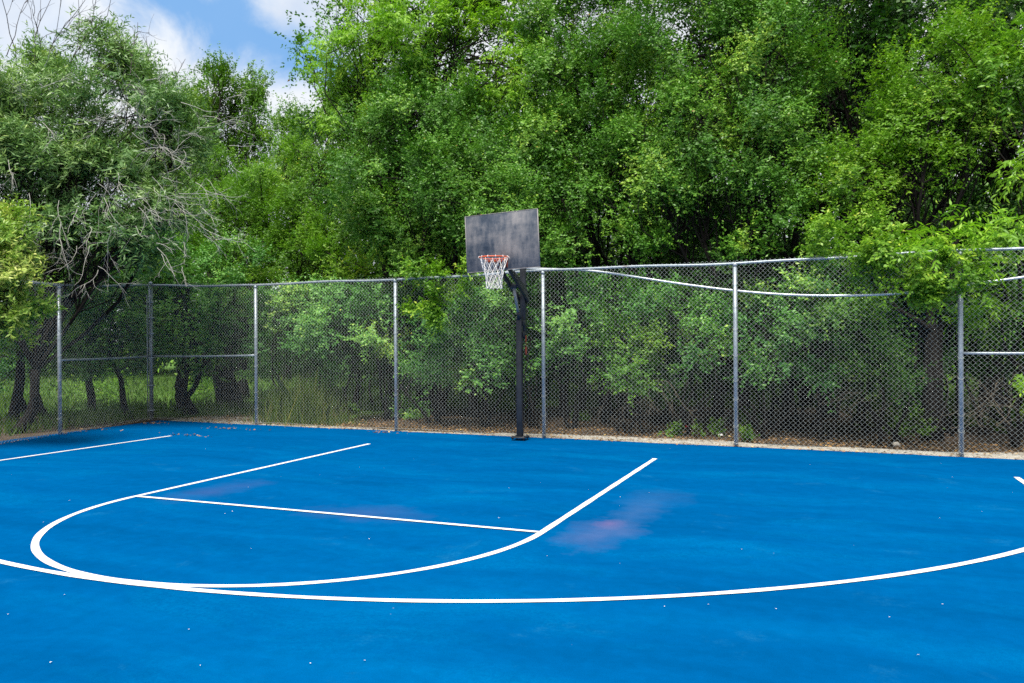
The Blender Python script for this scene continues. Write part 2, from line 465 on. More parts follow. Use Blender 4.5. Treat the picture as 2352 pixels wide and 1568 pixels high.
nt.links.new(bg.outputs[0], out.inputs[0])

sd = bpy.data.lights.new('sun', 'SUN'); sd.energy = 4.2; sd.angle = math.radians(22); sd.color = (1, .95, .86)
so = bpy.data.objects.new('sun', sd); col.objects.link(so)
sdir = Vector((math.sin(SUN_AZ)*math.cos(SUN_EL), math.cos(SUN_AZ)*math.cos(SUN_EL), math.sin(SUN_EL)))
so.rotation_euler = sdir.to_track_quat('Z', 'Y').to_euler()

# ------------------------------------------------------------------ ground, court, kerb strip, markings
rng = np.random.default_rng(7)
def grid_sheet(name, x0, x1, y0, y1, nx, ny, zf, mat):
    X, Y = np.meshgrid(np.linspace(x0, x1, nx), np.linspace(y0, y1, ny))
    V = np.stack([X.ravel(), Y.ravel(), zf(X, Y).ravel()], 1)
    i = np.arange(ny-1)[:, None]*nx; j = np.arange(nx-1)[None, :]
    Q = np.stack([i+j, i+j+1, i+nx+j+1, i+nx+j], -1).reshape(-1, 4)
    return mesh_np(name, V, Q, mat, smooth=True)
def gz(X, Y):
    # soil lies just under the court, bumpy behind the fence
    back = np.clip((Y-(FA+FB*X)-.4)/1.5, 0, 1)
    left = np.clip((-9.4-X)/1.5, 0, 1)
    a = np.clip(np.maximum(back, left), 0, 1)
    b = .035*np.sin(X*1.9+.7*Y)+.03*np.sin(Y*2.3-X*.8)+.03*np.sin(X*.51+2)
    return -.022 + a*(.02+b)
gs = grid_sheet('ground', -400, 400, -300, 500, 3, 3, lambda X, Y: X*0-.12, M['ground']); tag(gs, kind='structure')
gs = grid_sheet('soil', -45, 30, -32, 45, 300, 300, gz, M['ground']); tag(gs, kind='structure')

# court: outline follows the back fence and the side fence
corner = np.array([-9.30, FA+FB*-9.30])
SF_DIR = np.array([.055, -1.0]); SF_DIR /= np.linalg.norm(SF_DIR)     # side fence runs from the corner toward the camera
xs = np.linspace(-9.28, 26, 240)
edge = [(x, FA+FB*x-.02 + .03*math.sin(x*2.1)*math.sin(x*.63+1) + rng.normal(0, .012)) for x in xs]
right = [(26, y) for y in np.linspace(0, -32, 20)[1:]]
left_ = []
for t in np.linspace(32, 0.1, 160):
    p = corner+SF_DIR*t
    left_.append((p[0]+.10+.02*math.sin(t*1.7)+rng.normal(0, .008), p[1]))
outline = np.array(edge+right+left_)
import mathutils
def flat_poly(name, pts, z, mat):
    pts = np.asarray(pts)
    tris = mathutils.geometry.tessellate_polygon([[Vector((p[0], p[1], 0)) for p in pts]])
    V = np.column_stack([pts, np.full(len(pts), z)])
    T = np.array(tris)
    a, b, c = V[T[:, 0]], V[T[:, 1]], V[T[:, 2]]
    fl = np.cross(b-a, c-a)[:, 2] < 0
    T[fl] = T[fl][:, ::-1]
    return mesh_np(name, V, T, mat)
ct = flat_poly('court', outline, 0.0, M['court']); tag(ct, kind='structure')

# pale concrete strip showing under the fence, broken edge
kx = np.concatenate([np.linspace(-9.0, 22, 190)])
def kw(x):
    px = x
    base = .62 + .16*math.sin(px*.9+.4) + .10*math.sin(px*2.7)
    if x < -6.2: base = 1.0+.4*math.sin((x+9)*1.1)
    elif x < -1: base *= .42
    return max(.07, base)
front = [(x, FA+FB*x-.12) for x in kx]
backe = [(x, FA+FB*x+kw(x)+rng.normal(0, .02)) for x in kx[::-1]]
ks = flat_poly('concrete_strip', front+backe, -.006, M['concrete']); tag(ks, kind='structure')

# markings
LZ = .004
def strip(name, pts, width, z=LZ, closed=False):
    P = np.asarray(pts, float); T = np.gradient(P, axis=0); T /= np.linalg.norm(T, axis=1)[:, None]
    Nn = np.stack([-T[:, 1], T[:, 0]], 1)
    s = np.concatenate([[0], np.cumsum(np.linalg.norm(np.diff(P, axis=0), axis=1))])
    ww = width/2*(1+.05*np.sin(s*5.1)+.04*np.sin(s*11.3+1))
    L = P+Nn*ww[:, None]; R = P-Nn*ww[:, None]
    V = np.vstack([np.column_stack([L, np.full(len(P), z)]), np.column_stack([R, np.full(len(P), z)])])
    n = len(P); i = np.arange(n-1)
    return mesh_np(name, V, np.stack([n+i, n+i+1, i+1, i], 1), M['line'])
YF, HW, LW = -6.476, 2.436, .058
def seg(a, b, n=60):
    a = np.array(a, float); b = np.array(b, float)
    return a+(b-a)*np.linspace(0, 1, n)[:, None]
th = np.linspace(math.pi, 2*math.pi, 160)
key = np.vstack([seg((-HW-.01, -1.60), (-HW, YF-.02), 50), np.stack([HW*np.cos(th), YF+HW*np.sin(th)], 1)[1:-1], seg((HW, YF-.02), (HW, -1.68), 50)])
tag(strip('key_marking', key, LW+.006), kind='structure')
tag(strip('free_throw_marking', seg((-HW+.02, YF), (HW-.02, YF)), LW-.006, LZ+.004), kind='structure')
c3x, c3y, R3 = -.2036, -.898, 8.055
th = np.linspace(math.radians(214), math.radians(352), 260)
arc3 = np.stack([c3x+R3*np.cos(th), c3y+R3*np.sin(th)], 1)
lstart = np.array([-6.60, -1.83])
a3 = arc3[arc3[:, 0] > -6.62]
right_end = np.array([6.93, -1.76])
a3 = a3[a3[:, 0] < 7.02] if False else a3
lft = np.vstack([seg(lstart, (a3[0][0]-.01, a3[0][1]+.05), 40)])
# the right side turns straight where the arc reaches the corner line
ra = a3[a3[:, 0] < 7.0]
k = int(np.argmax(a3[:, 0] > 7.0))
ra = a3[:k] if k > 0 else a3
three = np.vstack([lft, ra, seg(ra[-1]+np.array([.0, .06]), right_end, 30)])
tag(strip('three_point_marking', three, LW+.004, LZ+.002), kind='structure')

# ------------------------------------------------------------------ fences
posts_px = [(346, 655), (587, 655), (908, 641), (1247, 622), (1688, 603), (2205, 577)]
pxy, ptop = [], []
for px, py in posts_px:
    lo = atoff(px, py, 0.0)
    pxy.append(lo[:2]); ptop.append(lo[2])
pxy = np.array(pxy); ptop = np.array(ptop)
stepv = (pxy[5]-pxy[2])/3.0
for k in range(1, 4):
    pxy = np.vstack([pxy, pxy[5]+stepv*k]); ptop = np.append(ptop, ptop[5]+.0)
corner3 = pxy[0]
def interp_poly(P, h, x):  # height of the rail along the fence
    s = np.concatenate([[0], np.cumsum(np.linalg.norm(np.diff(P, axis=0), axis=1))])
    return np.interp(x, s, h), np.stack([np.interp(x, s, P[:, 0]), np.interp(x, s, P[:, 1])], -1)

def chain_panel(a, b, za, zb, side, rng, knuckle=.035):
    """woven wire between two posts: upright zigzag wires hooked into each other"""
    a = np.asarray(a); b = np.asarray(b); L = np.linalg.norm(b-a); d = (b-a)/L; n = np.array([-d[1], d[0]])*side
    p = .0735; q = p/2; ncol = int(round(L/q)); q = L/ncol
    hz = (za+zb)/2+knuckle-.012; nrow = int(round(hz/(p/2)))
    mb = MB()
    rw = .0019
    i = np.arange(nrow+1)
    wobx = lambda s, z: .012*np.sin(s*1.3+z*2.1)+.008*np.sin(s*3.1-z*1.2)
    for c in range(ncol):
        sgn = 1 if c % 2 == 0 else -1
        s = (c+.5)*q + np.where(i % 2 == 0, -.5, .5)*sgn*q*1.06
        s = np.clip(s, 0, L)
        off = np.where(i % 2 == 0, -.003, .003)*sgn
        ztop = za+(zb-za)*np.clip(s/L, 0, 1)+knuckle
        z = .012 + (ztop-.012)*(i/nrow)
        o = .055 + off + wobx(s, z)*np.sin(np.pi*np.clip(s/L, 0, 1))
        P = np.stack([a[0]+d[0]*s+n[0]*o, a[1]+d[1]*s+n[1]*o, z + .004*np.sin(s*4+z*3)], 1)
        mb.tube(P, rw, 3, cap=False)
    # tension wire threaded along the foot
    ss = np.linspace(0, L, 24)
    mb.tube(np.stack([a[0]+d[0]*ss+n[0]*.06, a[1]+d[1]*ss+n[1]*.06, .05+.012*np.sin(ss*2.2)], 1), .0022, 3, cap=False)
    return mb

def post(mb, xy, z1, r, cap_r=None):
    mb.tube([(xy[0], xy[1], -.05), (xy[0], xy[1], z1*.5), (xy[0], xy[1], z1)], r, 14)
def post_cap(xy, z, r):
    mb = MB()
    zz = np.array([-.03, .0, .018, .03, .036]); rr = np.array([r*1.12, r*1.12, r*.9, r*.5, r*.12])
    mb.tube([(xy[0], xy[1], z+v) for v in zz], rr, 14)
    return mb

def make_fence(name, label, P, H, rails, side, post_r, skip_first=False, corner=False, seed=1):
    rg = np.random.default_rng(seed)
    root = empty(name, (P[0][0], P[0][1], 0)); tag(root, label, 'fence')
    R = np.array(root.location)
    for i in range(len(P)):
        if i == 0 and skip_first: continue
        mb = MB(); rad = post_r*(1.28 if (i == 0 and corner) else 1)
        post(mb, P[i], H[i]+(.05 if (i == 0 and corner) else -.025), rad)
        po = mb.build('post', M['galv'], root, True, R)
        c = post_cap(P[i], H[i]+(.05 if (i == 0 and corner) else -.03), rad).build('post_cap', M['galv'], po, True, R)
        c.location = (0, 0, 0)
    # top rail, slightly wavy
    s = np.concatenate([[0], np.cumsum(np.linalg.norm(np.diff(P, axis=0), axis=1))])
    ss = np.linspace(0, s[-1], int(s[-1]*6))
    hh = np.interp(ss, s, H) + .012*np.sin(ss*1.1+seed)+.006*np.sin(ss*2.9)
    xx = np.interp(ss, s, P[:, 0]); yy = np.interp(ss, s, P[:, 1])
    mb = MB(); mb.tube(np.stack([xx, yy, hh], 1), .0225, 10)
    mb.build('top_rail', M['galv'], root, True, R)
    for i, z0, z1 in rails:
        a, b = P[i], P[i+1]; mb = MB()
        t = np.linspace(0.006, .994, 16)[:, None]
        pts = np.column_stack([a+(b-a)*t, z0+(z1-z0)*t[:, 0]-.012*np.sin(np.pi*t[:, 0])])
        mb.tube(pts, .021, 10)
        mb.build('middle_rail', M['galv'], root, True, R)
    for i in range(len(P)-1):
        chain_panel(P[i], P[i+1], H[i], H[i+1], side, rg).build('chain_link_panel', M['wire'], root, False, R)
    # one wire tie after another round each post
    for i in range(0 if not skip_first else 1, len(P)-1):
        for z in np.arange(.35, 2.7, .38):
            mb = MB()
            z += rg.normal(0, .04); a = np.linspace(0, 2*math.pi, 9)
            mb.tube(np.stack([P[i][0]+np.cos(a)*(post_r+.006), P[i][1]+np.sin(a)*(post_r+.012), z+.03*np.sin(a)], 1), .0025, 3, cap=False)
            t = mb.build('wire_tie', M['wire'], root, False, R)
    return root
bf = make_fence('chain_link_fence', 'long galvanised chain link fence running behind the basketball hoop', pxy, ptop,
                [(0, 1.44, 1.46), (5, 1.50, 1.52)], -1, .036, corner=True, seed=3)
# tension bar and bands at the corner post
Rb = np.array(bf.location)
for dd in ((.085, -.07), (-.01, -.095)):
    mb = MB(); mb.box((corner3[0]+dd[0], corner3[1]+dd[1], 1.45), (.012, .02, 2.75))
    tb = mb.build('tension_bar', M['galv'], bf, False, Rb)
for z in (.22, .78, 1.40, 1.95, 2.30, 2.65):
    mb = MB(); a = np.linspace(0, 2*math.pi, 13)
    mb.tube(np.stack([corner3[0]+.035+np.cos(a)*.075, corner3[1]-.03+np.sin(a)*.075, np.full(13, z)], 1), .012, 5, cap=False)
    mb.build('band', M['galv'], bf, True, Rb)

# side fence: from the corner toward the camera on the left
sp_g = [corner3]
g1 = gnd(138, 997)[:2]
dirs = (g1-corner3); Ls = np.linalg.norm(dirs); dirs /= Ls
sp_g.append(g1)
for k in range(1, 4):
    sp_g.append(g1+dirs*3.1*k)
sp_g = np.array(sp_g)
zt1 = CAM[2]+depth((g1[0], g1[1], 1.72))*(PH/2-648)/FL
sh_ = np.array([ptop[0], zt1, zt1+.02, zt1, zt1])
make_fence('side_fence', 'chain link fence at the far left meeting the long back fence at the corner post', sp_g, sh_,
           [(0, 1.44, 1.42)], 1, .036, skip_first=True, seed=9)

# sagging loose pipe tied behind the back fence
pp = [(1150, 628), (1195, 617), (1260, 617.5), (1350, 621), (1430, 631), (1560, 651), (1688, 667), (1800, 676), (1900, 678.5), (2000, 677), (2090, 671), (2205, 655), (2352, 636), (2500, 612), (2640, 586)]
pts = np.array([atoff(x, y, .075) for x, y in pp])
t = np.linspace(0, 1, len(pts)); tt = np.linspace(0, 1, 80)
# smooth through a Catmull-Rom pass
def catmull(P, n=8):
    P = np.vstack([2*P[0]-P[1], P, 2*P[-1]-P[-2]]); out_ = []
    for i in range(1, len(P)-2):
        for u in np.linspace(0, 1, n, endpoint=False):
            out_.append(.5*((2*P[i])+(-P[i-1]+P[i+1])*u+(2*P[i-1]-5*P[i]+4*P[i+1]-P[i+2])*u*u+(-P[i-1]+3*P[i]-3*P[i+1]+P[i+2])*u**3))
    out_.append(P[-2]); return np.array(out_)
mb = MB(); mb.tube(catmull(pts), .019, 10)
o = mb.build('loose_pipe', M['pipe'], None, True)
tag(o, 'thin pale steel pipe sagging in a long curve behind the chain link mesh', 'pipe')

# ------------------------------------------------------------------ basketball hoop
HX = -.225
hoop = empty('basketball_hoop', (HX, -.28, 0)); tag(hoop, 'adjustable basketball hoop with worn black backboard on a black square pole', 'basketball hoop')
HO = np.array(hoop.location)
def part(mb, name, mat, parent=hoop, smooth=False):
    o = mb.build(name, mat, hoop, smooth, HO)
    if parent is not hoop:
        o.parent = parent; o.location = (0, 0, 0)
    return o
mb = MB(); mb.box((HX, -.28, .055), (.26, .26, .022), bev=.004); plate = part(mb, 'base_plate', M['black'])
for bx in (-.1, .1):
    for by in (-.1, .1):
        mb = MB(); mb.tube([(HX+bx, -.28+by, -.02), (HX+bx, -.28+by, .09)], .009, 8)
        mb.tube([(HX+bx, -.28+by, .066), (HX+bx, -.28+by, .08)], .018, 6)
        mb.tube([(HX+bx, -.28+by, .026), (HX+bx, -.28+by, .042)], .020, 6)
        part(mb, 'anchor_bolt', M['black'], plate)
mb = MB(); mb.box((HX, -.28, 1.08), (.102, .102, 2.03), bev=.012)
mb.box((HX, -.28, 2.1), (.112, .112, .02), bev=.004); pole = part(mb, 'pole', M['black'])
for gx in (-.07, .07):   # gussets at the foot
    pass
mb = MB(); mb.box((HX+.02, -.135, 2.62), (.095, .095, 1.72), bev=.008); part(mb, 'upper_post', M['black'])
for z in (1.84, 2.04):
    mb = MB()
    mb.box((HX-.045, -.21, z), (.012, .16, .09), bev=.003); mb.box((HX+.07, -.21, z), (.012, .16, .09), bev=.003)
    mb.tube([(HX-.065, -.2, z), (HX+.09, -.2, z)], .012, 8)
    part(mb, 'hinge_plate', M['black'])
def bar(mb, a, b, wx, wz):
    a = np.array(a, float); b = np.array(b, float); d = (b-a)/np.linalg.norm(b-a)
    nx = np.array([1.0, 0, 0]); nz_ = np.cross(nx, d); nz_ /= np.linalg.norm(nz_)
    nx = np.cross(d, nz_)
    c = [a-nx*wx/2-nz_*wz/2, a+nx*wx/2-nz_*wz/2, a+nx*wx/2+nz_*wz/2, a-nx*wx/2+nz_*wz/2]
    mb.prism(c, b-a)
for xa, xb in ((HX-.055, HX-.03), (HX+.10, HX+.135)):
    mb = MB(); bar(mb, (xa, -.10, 2.43), (xb, -1.075, 2.93), .04, .075); part(mb, 'lower_arm', M['black'])
    mb = MB(); bar(mb, (xa, -.10, 3.18), (xb, -1.075, 3.62), .04, .06); part(mb, 'upper_arm', M['black'])
# deep web plate along the right-hand lower arm
mb = MB(); mb.prism([(HX+.075, -.09, 2.36), (HX+.075, -.09, 2.62), (HX+.105, -.78, 2.90), (HX+.105, -.80, 2.80)], (.014, 0, 0)); part(mb, 'web_plate', M['black'])
mb = MB(); mb.tube([(HX-.08, -.60, 2.665), (HX+.14, -.60, 2.665)], .02, 10)
mb.box((HX+.03, -.60, 2.655), (.11, .05, .07), bev=.006); part(mb, 'crossbar', M['black'])
mb = MB(); mb.tube([(HX+.025, -.585, 2.64), (HX+.012, -.34, 2.17)], .027, 12); rod = part(mb, 'adjusting_rod', M['rod'], hoop, True)
mb = MB(); mb.tube([(HX+.018, -.37, 2.22), (HX+.01, -.31, 2.11)], .038, 12); part(mb, 'rod_collar', M['black'], rod)
mb = MB()
for sx_ in (-.03, .03): mb.box((HX+.025+sx_, -.585, 2.65), (.008, .055, .08), bev=.002)
mb.tube([(HX-.02, -.585, 2.655), (HX+.075, -.585, 2.655)], .009, 8); part(mb, 'clevis', M['rod'], rod)
mb = MB(); mb.box((HX+.085, -.185, 1.55), (.03, .035, .14), bev=.006); mb.tube([(HX+.085, -.185, 1.62), (HX+.085, -.185, 1.82)], .008, 6)
part(mb, 'crank_handle', M['rust'])
# backboard, hung slightly crooked
thb = .038; ub = np.array([-math.sin(thb), 0, math.cos(thb)]); xb_ = np.array([math.cos(thb), 0, math.sin(thb)])
Bc = np.array([-.189, -1.13, 3.358]); Rm = np.stack([xb_, [0, 1, 0], ub], 1)
mb = MB(); mb.box(Bc+np.array([0, .012, 0]), (1.284, .020, .938), Rm, .003); board = part(mb, 'backboard', M['board'])
mb = MB()
for c_, s_ in ((np.array([0, .012, .469]), (1.296, .026, .008)), (np.array([0, .012, -.469]), (1.296, .026, .008)), (np.array([.644, .012, 0]), (.008, .026, .93)), (np.array([-.644, .012, 0]), (.008, .026, .93))):
    mb.box(Bc+Rm@c_, s_, Rm)
part(mb, 'board_edge', M['edge'], board)
mb = MB()
for ox in (-.06, .14): mb.box((HX+ox, -1.085, 3.32), (.045, .045, .86), bev=.004)
mb.box((HX+.04, -1.09, 3.62), (.8, .03, .05), bev=.004); mb.box((HX+.04, -1.09, 3.0), (.8, .03, .05), bev=.004)
part(mb, 'mounting_frame', M['black'])
# rim
RC = np.array([-.165, -1.51, 3.055]); RR = .232
a = np.linspace(0, 2*math.pi, 65)
mb = MB(); mb.tube(np.stack([RC[0]+RR*np.cos(a), RC[1]+RR*np.sin(a), np.full(65, RC[2])], 1), .0105, 10, cap=False)
rim = part(mb, 'rim', M['orange'], hoop, True)
mb = MB()
a2 = np.linspace(math.radians(28), math.radians(152), 24)
top = np.stack([RC[0]+(RR-.004)*np.cos(a2), RC[1]+(RR-.004)*np.sin(a2), np.full(24, RC[2]-.012)], 1)
bot = top-np.array([0, 0, .042]); Vv = np.vstack([top, bot, top*1.0+np.array([0, .006, 0]), bot+np.array([0, .006, 0])])
i = np.arange(23); mb.add(Vv, np.vstack([np.stack([i, 24+i, 25+i, i+1], 1), np.stack([48+i, 49+i, 73+i, 72+i], 1), np.stack([24+i, 72+i, 73+i, 25+i], 1)]))
part(mb, 'rim_band', M['orange'], rim)
mb = MB(); mb.box((RC[0], -1.205, RC[2]-.004), (.17, .15, .012), bev=.002); mb.box((RC[0], -1.139, RC[2]-.062), (.17, .012, .14), bev=.002)
mb.prism([(RC[0]-.075, -1.145, RC[2]-.008), (RC[0]-.075, -1.27, RC[2]-.008), (RC[0]-.075, -1.145, RC[2]-.125)], (.012, 0, 0))
mb.prism([(RC[0]+.065, -1.145, RC[2]-.008), (RC[0]+.065, -1.27, RC[2]-.008), (RC[0]+.065, -1.145, RC[2]-.125)], (.012, 0, 0))
part(mb, 'rim_bracket', M['rust'], rim)
# net of twelve loops in knotted diamonds
mb = MB(); rgn = np.random.default_rng(5)
lev_z = np.array([0, .10, .20, .285, .36, .43, .485]); lev_r = np.array([.222, .192, .158, .137, .127, .122, .126])
K = 12
def npnt(l, kk):
    an = (kk+.5*(l % 2))*2*math.pi/K
    j = rgn.normal(0, .003, 3)
    return np.array([RC[0]+lev_r[l]*math.cos(an), RC[1]+lev_r[l]*math.sin(an), RC[2]-.012-lev_z[l]])+j*(0 if l == 0 else 1)
pn = [[npnt(l, kk) for kk in range(K)] for l in range(7)]
# lower hem hangs in little scallops
for l in range(6):
    for kk in range(K):
        if l % 2 == 0: nb_ = (kk, (kk-1) % K)
        else: nb_ = (kk, (kk+1) % K)
        for q in nb_:
            a_, b_ = pn[l][kk], pn[l+1][q]
            if l == 0: a_ = a_+(pn[0][kk]-RC)*np.array([0, 0, 0])+np.array([0, 0, .004])
            mid = (a_+b_)/2+rgn.normal(0, .003, 3)
            mb.tube(np.array([a_, mid, b_]), .0042, 5, cap=False)
for kk in range(K):     # loops over the rim
    c = pn[0][kk]; rad = (c-RC)*np.array([1, 1, 0]); rad /= np.linalg.norm(rad)
    aa_ = np.linspace(-1.2, 4.2, 9)
    mb.tube(np.array([RC+rad*RR+rad*math.cos(t_)*.016+np.array([0, 0, math.sin(t_)*.018]) for t_ in aa_]), .0042, 5, cap=False)
part(mb, 'net', M['net'])

# ------------------------------------------------------------------ foliage generator
def unit(v): return v/(np.linalg.norm(v, axis=-1, keepdims=True)+1e-9)
KIND = {  # leaf length, width, leaves per twig, twigs per clump, clump radius, droop, side, material
    'elm':     (.062, .032, 11, 11, .34, .10, .8, 'elm'),
    'elmshade': (.072, .037, 11, 10, .38, .10, .8, 'elmshade'),
    'pecan':   (.125, .036, 12, 8, .42, .55, .75, 'pecan'),
    'bright':  (.066, .030, 12, 11, .36, .12, .8, 'bright'),
    'willow':  (.125, .026, 14, 8, .40, .10, .55, 'willow'),
    'yellow':  (.090, .026, 14, 9, .26, .05, .6, 'yellow'),
    'poplar':  (.105, .075, 10, 8, .50, .05, .8, 'poplar'),
    'far':     (.120, .065, 10, 9, .60, .10, .8, 'elm'),
    'farshade': (.130, .075, 10, 9, .70, .10, .8, 'elmshade'),
    'meadow':  (.26, .15, 9, 8, 1.0, .1, .8, 'elm'),
    'spray':   (.065, .034, 11, 8, .20, .25, .8, 'bright'),
    'shrub':   (.070, .038, 11, 10, .30, .10, .8, 'shrub'),
    'weed':    (.055, .024, 8, 7, .11, .1, .7, 'weed'),
}
def leaf_mesh(base, d, nrm, L, Wd):
    s = unit(np.cross(d, nrm)); L = L[:, None]; Wd = Wd[:, None]
    nn = unit(np.cross(s, d))
    mid = base+d*L*.45
    V = np.stack([base, mid+s*Wd*.5+nn*Wd*.10, base+d*L-nn*L*.06, mid-s*Wd*.5+nn*Wd*.10], 1).reshape(-1, 3)
    n = len(base)
    return V, np.arange(n*4).reshape(n, 4)
def foliage(rg, blobs, kind, cov=2.4, shell=.45, tint_shift=0.0, upb=.35):
    """blobs: list of (centre, radii(3: right, depth, up)) ; returns verts, faces, tint, clump centres"""
    LL, WW, nl, ntw, cr_, droop, side, mat = KIND[kind]
    Vs, Fs, Ts, CC, off = [], [], [], [], 0
    for c, R in blobs:
        c = np.asarray(c, float); R = np.asarray(R, float)
        area = math.pi*R[0]*R[2]
        nleaf = cov*area/(LL*WW*.30)
        ncl = max(3, int(nleaf/(nl*ntw)))
        # each mass is built of smaller boughs, so light tops and dark hollows alternate
        ns = max(4, int(3.2*area/(.55*.55*math.pi)*min(1, .34/cr_*1.0)))
        sd0 = unit(rg.normal(size=(ns, 3))); sr = rg.uniform(.5, 1.06, ns)
        srad = np.minimum(np.min(R)*.42, .62)*rg.uniform(.65, 1.25, ns)
        wgt = srad**2; si = rg.choice(ns, ncl, p=wgt/wgt.sum())
        ld_ = unit(rg.normal(size=(ncl, 3))+np.array([0, 0, .35])+sd0[si]*.5)
        rr = rg.random(ncl)**.5
        pos = c+(sd0*R)[si]@AX*sr[si][:, None] + ld_@AX*(srad[si]*rr)[:, None]*np.array([1.1, 1.1, .8])
        loose = rg.random(ncl) < shell*.35
        dl_ = unit(rg.normal(size=(ncl, 3)))
        pos[loose] = c+((dl_*R)@AX)[loose]*rg.uniform(.3, 1.1, loose.sum())[:, None]
        outw = unit(ld_@AX*.75+unit(sd0/R)[si]@AX*.6)
        tl_s = rg.normal(0, .16, ns)[si]
        cl_t = rg.normal(0, .10, ncl)+tl_s
        cr_s = cr_*rg.uniform(.6, 1.25, ncl)
        CC.append(np.column_stack([pos, np.full(ncl, 1.0)]))
        # twigs
        T = ncl*ntw
        ci = np.repeat(np.arange(ncl), ntw)
        td = unit(outw[ci]*.7+rg.normal(size=(T, 3))*.62+np.array([0, 0, upb]))
        ts = pos[ci]+rg.normal(size=(T, 3))*(cr_s[ci]*.35)[:, None]
        tl = cr_s[ci]*rg.uniform(.6, 1.35, T)
        # leaves
        n = T*nl
        ti = np.repeat(np.arange(T), nl)
        k = np.tile(np.arange(nl), T)
        t = np.clip((k+rg.uniform(0, 1, n))/nl, 0.05, 1)
        d = td[ti]; l = tl[ti]
        base = ts[ti]+d*(t*l)[:, None]+np.array([0, 0, -1.0])*((t**2)*l*droop*.9)[:, None]
        pr = unit(np.cross(d, np.array([0, 0, 1.0])+rg.normal(size=(n, 3))*.35))
        sg = np.where(k % 2 == 0, 1.0, -1.0)[:, None]
        ld = unit(d*(.55)+pr*sg*side+rg.normal(size=(n, 3))*.35+np.array([0, 0, -1.0])*droop*1.2)
        nr = unit(np.array([0, 0, .6])+outw[ci][ti]*.85+rg.normal(size=(n, 3))*.36)
        L = LL*rg.uniform(.6, 1.2, n); Wd = WW*rg.uniform(.75, 1.15, n)
        V, F = leaf_mesh(base, ld, nr, L, Wd)
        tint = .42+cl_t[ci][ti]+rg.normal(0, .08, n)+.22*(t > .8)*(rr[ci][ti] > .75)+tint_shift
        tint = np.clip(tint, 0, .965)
        odd = rg.random(n) < .0009
        tint[odd] = 1.0
        Vs.append(V); Fs.append(F+off); Ts.append(tint); off += len(V)
    return np.vstack(Vs), np.vstack(Fs), np.concatenate(Ts), np.vstack(CC)
# local frame for blob radii: right / depth / up, turned to face the court
AX = np.array([[math.cos(YAW), math.sin(YAW), 0], [-math.sin(YAW), math.cos(YAW), 0], [0, 0, 1.0]])

def curve_pts(a, b, rg, n=7, sag=.0, wob=.06):
    a = np.asarray(a, float); b = np.asarray(b, float)
    t = np.linspace(0, 1, n)[:, None]; L = np.linalg.norm(b-a)
    w1 = rg.normal(size=3)*wob*L; w2 = rg.normal(size=3)*wob*.6*L
    P = a+(b-a)*t+w1*np.sin(np.pi*t)+w2*np.sin(2*np.pi*t)
    P[:, 2] += (sag*L*np.sin(np.pi*t))[:, 0]
    return P

NLEAF = 0
def tree(name, label, cat, base, blobs, kind, seed, cov=2.4, tr=.16, group=None, extra=None, frac=.35, shell=.45, fork=.45, stems=1, tint=0.0,
         bark='bark', upb=.35, crown_name='crown', trunk_name='trunk'):
    """trunk with limbs to each leaf mass; crown of leaf clumps on twigs"""
    global NLEAF
    rg = np.random.default_rng(seed)
    base = np.array([base[0], base[1], 0.0])
    root = empty(name, base); tag(root, label, cat, group)
    V, F, T, CC = foliage(rg, blobs, kind, cov, shell, tint, upb)
    NLEAF += len(F)
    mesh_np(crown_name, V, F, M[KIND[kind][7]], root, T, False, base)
    if extra:
        for ek, eb, ec, en in extra:
            V, F, T, C2 = foliage(rg, eb, ek, ec, .3, tint, upb)
            NLEAF += len(F)
            mesh_np(en, V, F, M[KIND[ek][7]], root, T, False, base)
    mb = MB()
    cen = np.array([b[0] for b in blobs]); low = cen[:, 2].min(); mid = cen.mean(0)
    ft = np.array([base[0]*(1-fork)+mid[0]*fork, base[1]*(1-fork)+mid[1]*fork, max(.4, low*fork*1.3)])
    tops = []
    for s in range(stems):
        b0 = base+np.array([rg.normal(0, .14), rg.normal(0, .14), -.06])*(stems > 1)+np.array([0, 0, -.05])
        f1 = ft+rg.normal(size=3)*np.array([.3, .3, .1])*(stems > 1)
        P = curve_pts(b0, f1, rg, 8, 0, .05)
        mb.tube(P, np.linspace(tr*1.25, tr*.75, 8)*(1 if stems == 1 else .6), 9)
        tops.append(f1)
    for bi, (c, R) in enumerate(blobs):
        c = np.asarray(c, float)
        f1 = tops[bi % len(tops)]
        P = curve_pts(f1, c, rg, 9, .04, .07)
        mb.tube(P, np.linspace(tr*.42, tr*.10, 9)*(1 if stems == 1 else .9), 7)
        cl = CC[(np.abs(CC[:, :3]-c) < np.max(R)*1.3).all(1)]
        m = int(len(cl)*frac)
        if m:
            for q in cl[rg.choice(len(cl), min(m, 26), replace=False)]:
                k = rg.integers(3, 9)
                Pq = curve_pts(P[k], q[:3], rg, 5, .03, .1)
                mb.tube(Pq, np.linspace(tr*.14, .006, 5), 4, cap=False)
    mb.build(trunk_name, M[bark], root, True, base)
    return root

def B(lst, mode='off'):
    """(px, py, half width px, half height px, off or D[, depth radius m]) measured on the photo -> world leaf masses"""
    o = []
    for e in lst:
        px, py, rx, ry, q = e[:5]
        p = atoff(px, py, q) if mode == 'off' else atD(px, py, q)
        D = depth(p); s = D/FL
        rd = e[5] if len(e) > 5 else min(rx, ry)*s*.9
        o.append((p, (rx*s, rd, ry*s)))
    return o
def foot(px, off, mode='off'):
    p = atoff(px, 784, off) if mode == 'off' else atD(px, 784, off)
    return p[:2]

